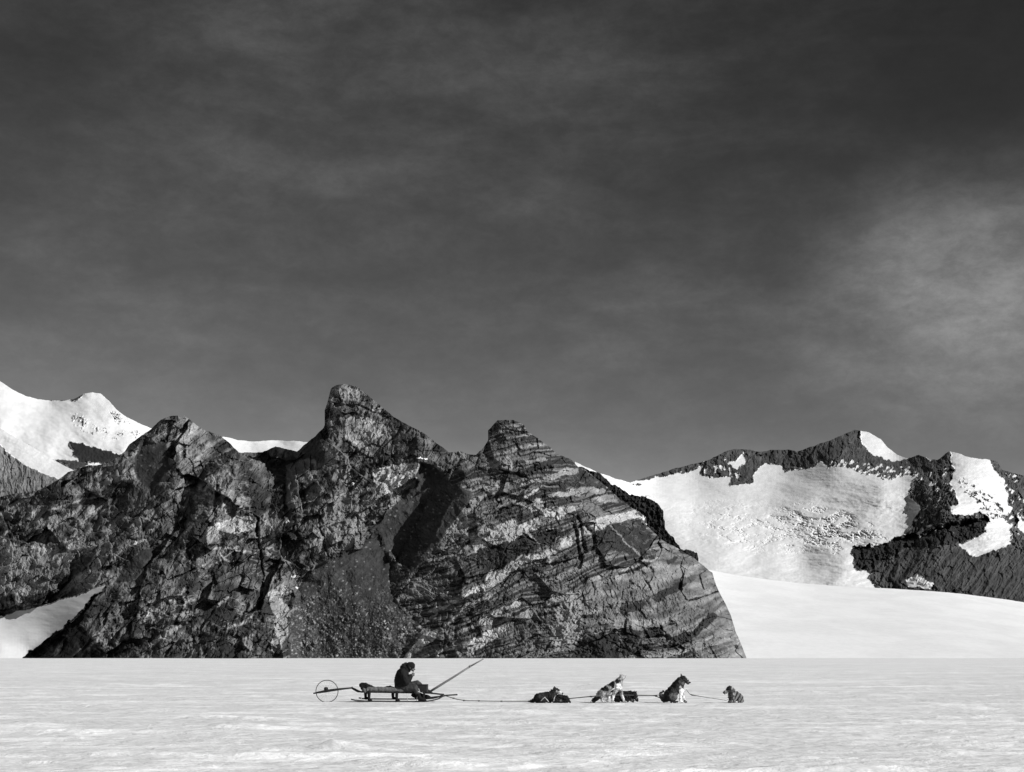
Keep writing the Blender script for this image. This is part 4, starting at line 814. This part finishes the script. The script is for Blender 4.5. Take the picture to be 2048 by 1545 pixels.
def patches(default, lst):
    def f(px, py, y, n):
        v = np.full(px.shape, float(default)); j = 1.2 * fbm(px / 3, py / 3, 500, 3)
        for x, yy_, r_, val in lst:
            k = sstep(.25, .6, near(px + j, py - j, x, yy_, r_)); v = v * (1 - k) + val * k
        return v * (1 + .35 * fbm(px / 1.6, py / 2.2, 510, 3))
    return f
def ears(x, y, h=6, dy=.05, r=.028, lean=-1):
    return [((x, y, -dy), r, (x + lean, y - h, -dy * 1.2), .006), ((x + 1.2, y, dy), r, (x + 1 + lean, y - h, dy * 1.2), .006)]
dog('dark dog lying with its pale face raised, nearest to the sledge',
    [((1077,1397,0), .125, (1088,1395,0), .135), ((1088,1395,0), .135, (1102,1394,0), .135), ((1100,1392,0), .115, (1108,1386,0), .09), ((1108,1386,0), .09, (1112,1382,0), .075), ((1111,1382,0), .078, (1115,1382.5,0), .06),
     ((1115,1383,0), .05, (1124.5,1387.5,0), .026), ((1118,1386.5,0), .035, (1123,1389.2,0), .02), ((1104,1396,-.1), .07, (1112,1402,-.16), .04), ((1112,1402,-.16), .04, (1120,1403,-.16), .032), ((1104,1396,.1), .07, (1114,1402,.14), .035),
     ((1078,1397,-.1), .1, (1086,1399,-.17), .07), ((1086,1399,-.17), .06, (1079,1403,-.2), .03), ((1079,1403,-.2), .03, (1089,1403.4,-.2), .028), ((1070,1400,0), .06, (1064,1402.5,0), .04), ((1064,1402.5,0), .04, (1058,1403.2,-.05), .02)] + ears(1109, 1378, 5),
    patches(.018, [(1120,1386.5,5,.6), (1115,1384,3.6,.4), (1112,1388,4,.05), (1124.5,1386.8,1.3,.01), (1082,1391,6,.035), (1110,1379,2.6,.03), (1117,1380.6,2.4,.02)]), 1,
    [[(1080,1404,-.2), (1084,1399,-.26), (1089.5,1394.5,-.24), (1093,1399,-.2), (1097,1403.5,-.16)], [(1107,1403,-.2), (1108,1397,-.2), (1110,1391.5,-.14)]], 1090, eyes=((1116.5,1382,-.052),))
dog('black dog curled flat with its head down, touching the pale-faced dog',
    [((1118,1398,.05), .105, (1131,1399,.05), .095), ((1129,1398,0), .08, (1134,1400,-.06), .06), ((1133,1400.4,-.06), .055, (1139.5,1403,-.1), .028), ((1114,1400,-.1), .06, (1124,1403,-.18), .04), ((1124,1403,-.18), .03, (1130,1403.4,-.2), .025), ((1110,1400,.1), .07, (1120,1402,.15), .05)] + ears(1131, 1396, 4.5, .04),
    patches(.012, [(1121,1401.5,2,.14), (1137,1402.5,1.6,.03)]), 2, [], 1124, .035)
dog('black and white pinto dog half crouched with its pale head raised',
    [((1201,1390,0), .105, (1211,1383,0), .115), ((1211,1383,0), .115, (1222,1376,0), .115), ((1222,1376,0), .115, (1233,1370,0), .12), ((1234,1374,0), .10, (1238,1369,0), .10), ((1235,1367,0), .10, (1241,1360,.03), .075), ((1241,1360,.03), .078, (1245,1355.5,.05), .068),
     ((1245,1355,.05), .045, (1251,1352.5,.13), .024), ((1240,1378,.08), .06, (1244,1390,.09), .032), ((1244,1390,.09), .03, (1248.5,1403,.1), .022), ((1248,1403.6,.1), .024, (1251,1404.3,.08), .018),
     ((1231,1379,-.1), .065, (1226,1392,-.12), .033), ((1226,1392,-.12), .03, (1224.6,1402.8,-.12), .023), ((1224.6,1403.6,-.12), .026, (1228,1404.3,-.12), .018),
     ((1203,1390,-.1), .09, (1208,1396,-.14), .06), ((1208,1396,-.14), .05, (1203,1400.5,-.14), .03), ((1203,1400.5,-.14), .028, (1207,1403.5,-.14), .024), ((1207,1403.6,-.14), .024, (1211,1404.2,-.14), .018),
     ((1207,1390,.1), .09, (1215,1396,.12), .055), ((1215,1396,.12), .045, (1214,1401,.12), .028), ((1214,1401,.12), .026, (1217,1404,.12), .022), ((1198,1392,0), .06, (1192,1398,0), .05), ((1192,1398,0), .055, (1186,1402,-.04), .045), ((1186,1402,-.04), .045, (1182.5,1403.2,-.08), .025)] + ears(1241.5, 1354, 5, .05),
    patches(.36, [(1206,1376,6.5,.015), (1213,1379,5,.02), (1222,1367,6.5,.012), (1226,1373,4,.015), (1234,1363,4.6,.015), (1239,1362,2.6,.03), (1222.5,1382,3.2,.03), (1241,1384,3,.05), (1190,1401,7,.015), (1197,1397,4.5,.03), (1201,1388,6,.20), (1211,1393,4,.2), (1237,1372,5,.85), (1242,1376,3.5,.8), (1219,1388,4,.5), (1224.5,1396,6,.85), (1246,1396,6,.7), (1206,1400,3.5,.7), (1246,1355,6,.40), (1244,1360,2.4,.2)]), 3,
    [[(1228,1375.5,-.17), (1229.5,1368,-.13), (1229.8,1361.5,0)], [(1229,1376,-.17), (1220,1382,-.17), (1213,1388,-.16)]], 1218)
dog('black dog lying with its back to us behind the pinto dog',
    [((1234,1396,.6), .12, (1248,1394,.6), .13), ((1248,1394,.6), .13, (1262,1393,.6), .125), ((1262,1392,.6), .11, (1270,1391.5,.55), .085), ((1270,1391.5,.55), .075, (1273,1394,.5), .065), ((1272,1396,.48), .045, (1277,1402,.42), .026), ((1262,1398,.5), .06, (1268,1403,.45), .035), ((1232,1400,.6), .08, (1240,1402,.5), .04), ((1252,1400,.5), .07, (1258,1402.8,.42), .035)] + [((1271,1387,.5), .026, (1272,1381.5,.5), .006), ((1274,1388,.58), .026, (1275.5,1383,.58), .006)],
    patches(.014, [(1266,1402,2.4,.12), (1275,1399,1.6,.10), (1262,1392.5,2,.06), (1256,1394.5,1.6,.07)]), 4, [], 1254, .04)
dog('black backed dog with white chest sitting upright facing right',
    [((1332,1396,0), .115, (1340,1390,0), .15), ((1340,1390,0), .15, (1349,1380,0), .14), ((1349,1380,0), .14, (1356,1372,0), .14), ((1356,1374,0), .125, (1361,1381,0), .09), ((1356,1371,0), .135, (1361,1364,0), .12), ((1361,1364,0), .12, (1366,1359.5,0), .092), ((1367,1358.5,0), .076, (1370,1360,0), .062),
     ((1370,1361,0), .048, (1378.6,1365.5,0), .028), ((1371,1364,0), .035, (1377,1367.5,0), .018), ((1360,1378,-.07), .055, (1360.5,1391,-.09), .034), ((1360.5,1391,-.09), .032, (1360.5,1402.5,-.09), .025), ((1360.5,1403.6,-.09), .028, (1364.5,1404.4,-.09), .018),
     ((1362,1378,.07), .055, (1366,1391,.08), .032), ((1366,1391,.08), .03, (1370,1402,.08), .023), ((1370,1403.4,.08), .025, (1373.5,1404.4,.08), .017), ((1340,1394,-.09), .115, (1347,1395,-.12), .085), ((1347,1396,-.13), .06, (1342,1402.6,-.14), .035), ((1342,1403,-.14), .028, (1353,1404,-.14), .022), ((1342,1396,.1), .1, (1350,1403,.14), .03),
     ((1328,1400,0), .06, (1322,1394,0), .05), ((1322,1394,0), .045, (1322,1387,-.02), .04), ((1322,1387,-.02), .035, (1327,1383.5,-.02), .018)] + ears(1363, 1355, 6, .05),
    patches(.03, [(1345,1393,8,.10), (1352,1391,6,.12), (1333,1399,7,.012), (1338,1384,5,.012), (1347,1372,6,.012), (1353,1366,4,.012), (1358,1385,2,.02), (1363,1383,6,.8), (1362,1393,6,.85), (1361,1402,5,.85), (1369,1396,5,.8), (1371,1403,2.5,.15), (1360,1375,3,.4), (1365,1367,3.2,.14), (1359,1363,3,.09), (1366,1355,4,.015), (1376.5,1364,2,.2), (1378.8,1366.4,1.6,.012), (1372.5,1365.3,1.6,.02), (1324,1390,4,.12), (1348,1381,3,.05)]), 5,
    [], 1350, eyes=((1371,1359.4,-.055),))
dog('small shaggy dog with striped back resting farthest right, head turned back',
    [((1464,1384,0), .085, (1464,1393,0), .095), ((1464,1393,0), .09, (1474,1394,.12), .1), ((1474,1392,.12), .1, (1482,1397,.2), .085), ((1463,1383,0), .085, (1459,1379,-.02), .08), ((1459,1379,-.02), .08, (1457,1379.5,-.03), .068), ((1455,1382,-.03), .045, (1447.4,1386,-.05), .025), ((1454,1384,-.03), .03, (1449,1388,-.05), .018),
     ((1461,1394,-.05), .06, (1460,1401,-.08), .04), ((1460,1403,-.09), .035, (1456,1404.2,-.14), .022), ((1468,1394,-.03), .055, (1469,1402,-.06), .035), ((1469,1403.4,-.07), .03, (1465,1404.3,-.12), .02), ((1480,1399,.1), .07, (1478,1403.4,0), .03), ((1484,1400,.2), .06, (1484,1403.6,.1), .028), ((1486,1401,.25), .05, (1488,1403.5,.3), .03)] + [((1460,1374.5,-.07), .03, (1462.5,1381,-.10), .016), ((1461,1374.5,.06), .03, (1464,1381,.09), .016)],
    lambda px, py, y, n: np.where(px > 1468, np.where(sstep(-.6, .9, np.sin((px * .8 + py * .5) * .95 + 1.4 * fbm(px / 4, py / 4, 520, 3))) > .45, .03, .20), patches(.08, [(1457,1376,5.5,.02), (1463,1377,2.4,.3), (1451,1384,4,.30), (1447.6,1385.6,1.5,.01), (1462,1390,5.5,.05), (1470,1397,4.5,.5), (1460,1398,3.4,.025), (1468,1388,3,.4)])(px, py, y, n)), 6,
    [], 1470, eyes=((1454.4,1381,-.07),))
# ---------------- trace line from sledge past the dogs
def G(px, py, up=0.0):
    return Q(px, py) + Vector((0, 0, up))
bm = bmesh.new()
pts = [(889,1391.5), (897,1394), (907,1397), (916,1399.5), (930,1401.5), (960,1402.3), (1000,1402.8), (1040,1403), (1062,1403), (1085,1398), (1110,1396), (1139,1397.6), (1165,1395), (1200,1391.8), (1235,1390.6), (1280,1391.2), (1310,1392.2), (1320,1396), (1332,1395)]
tube(bm, [W3(px, py, 48.3) for px, py in pts], [.012 if px < 1060 else .014 for px, py in pts], 6)
tube(bm, [W3(px, py, 48.3) for px, py in [(1304,1392), (1318,1390.6), (1330,1390), (1342,1388)]], .011, 6)
for px, py in [(907,1397), (928,1401.4), (958,1402.2), (1003,1402.8), (1139,1397.6), (1182,1393.6), (1312,1392.6)]:
    tube(bm, [W3(px - 2, py, 48.3), W3(px + 2, py + .1, 48.3)], .02, 6)
tube(bm, [W3(px, py, 48.3) for px, py in [(1372,1379), (1379,1388), (1384,1390.6), (1394,1392), (1410,1395), (1430,1398), (1452,1401), (1461,1398)]], [.005, .007, .02, .009, .008, .008, .008, .006], 5)
o = bmobj('trace_rope', bm, M_rope, None, True, W3(907, 1403, 48.3)); o['label'] = 'thin dark rope running from the sledge front along the line of dogs'; o['category'] = 'rope'
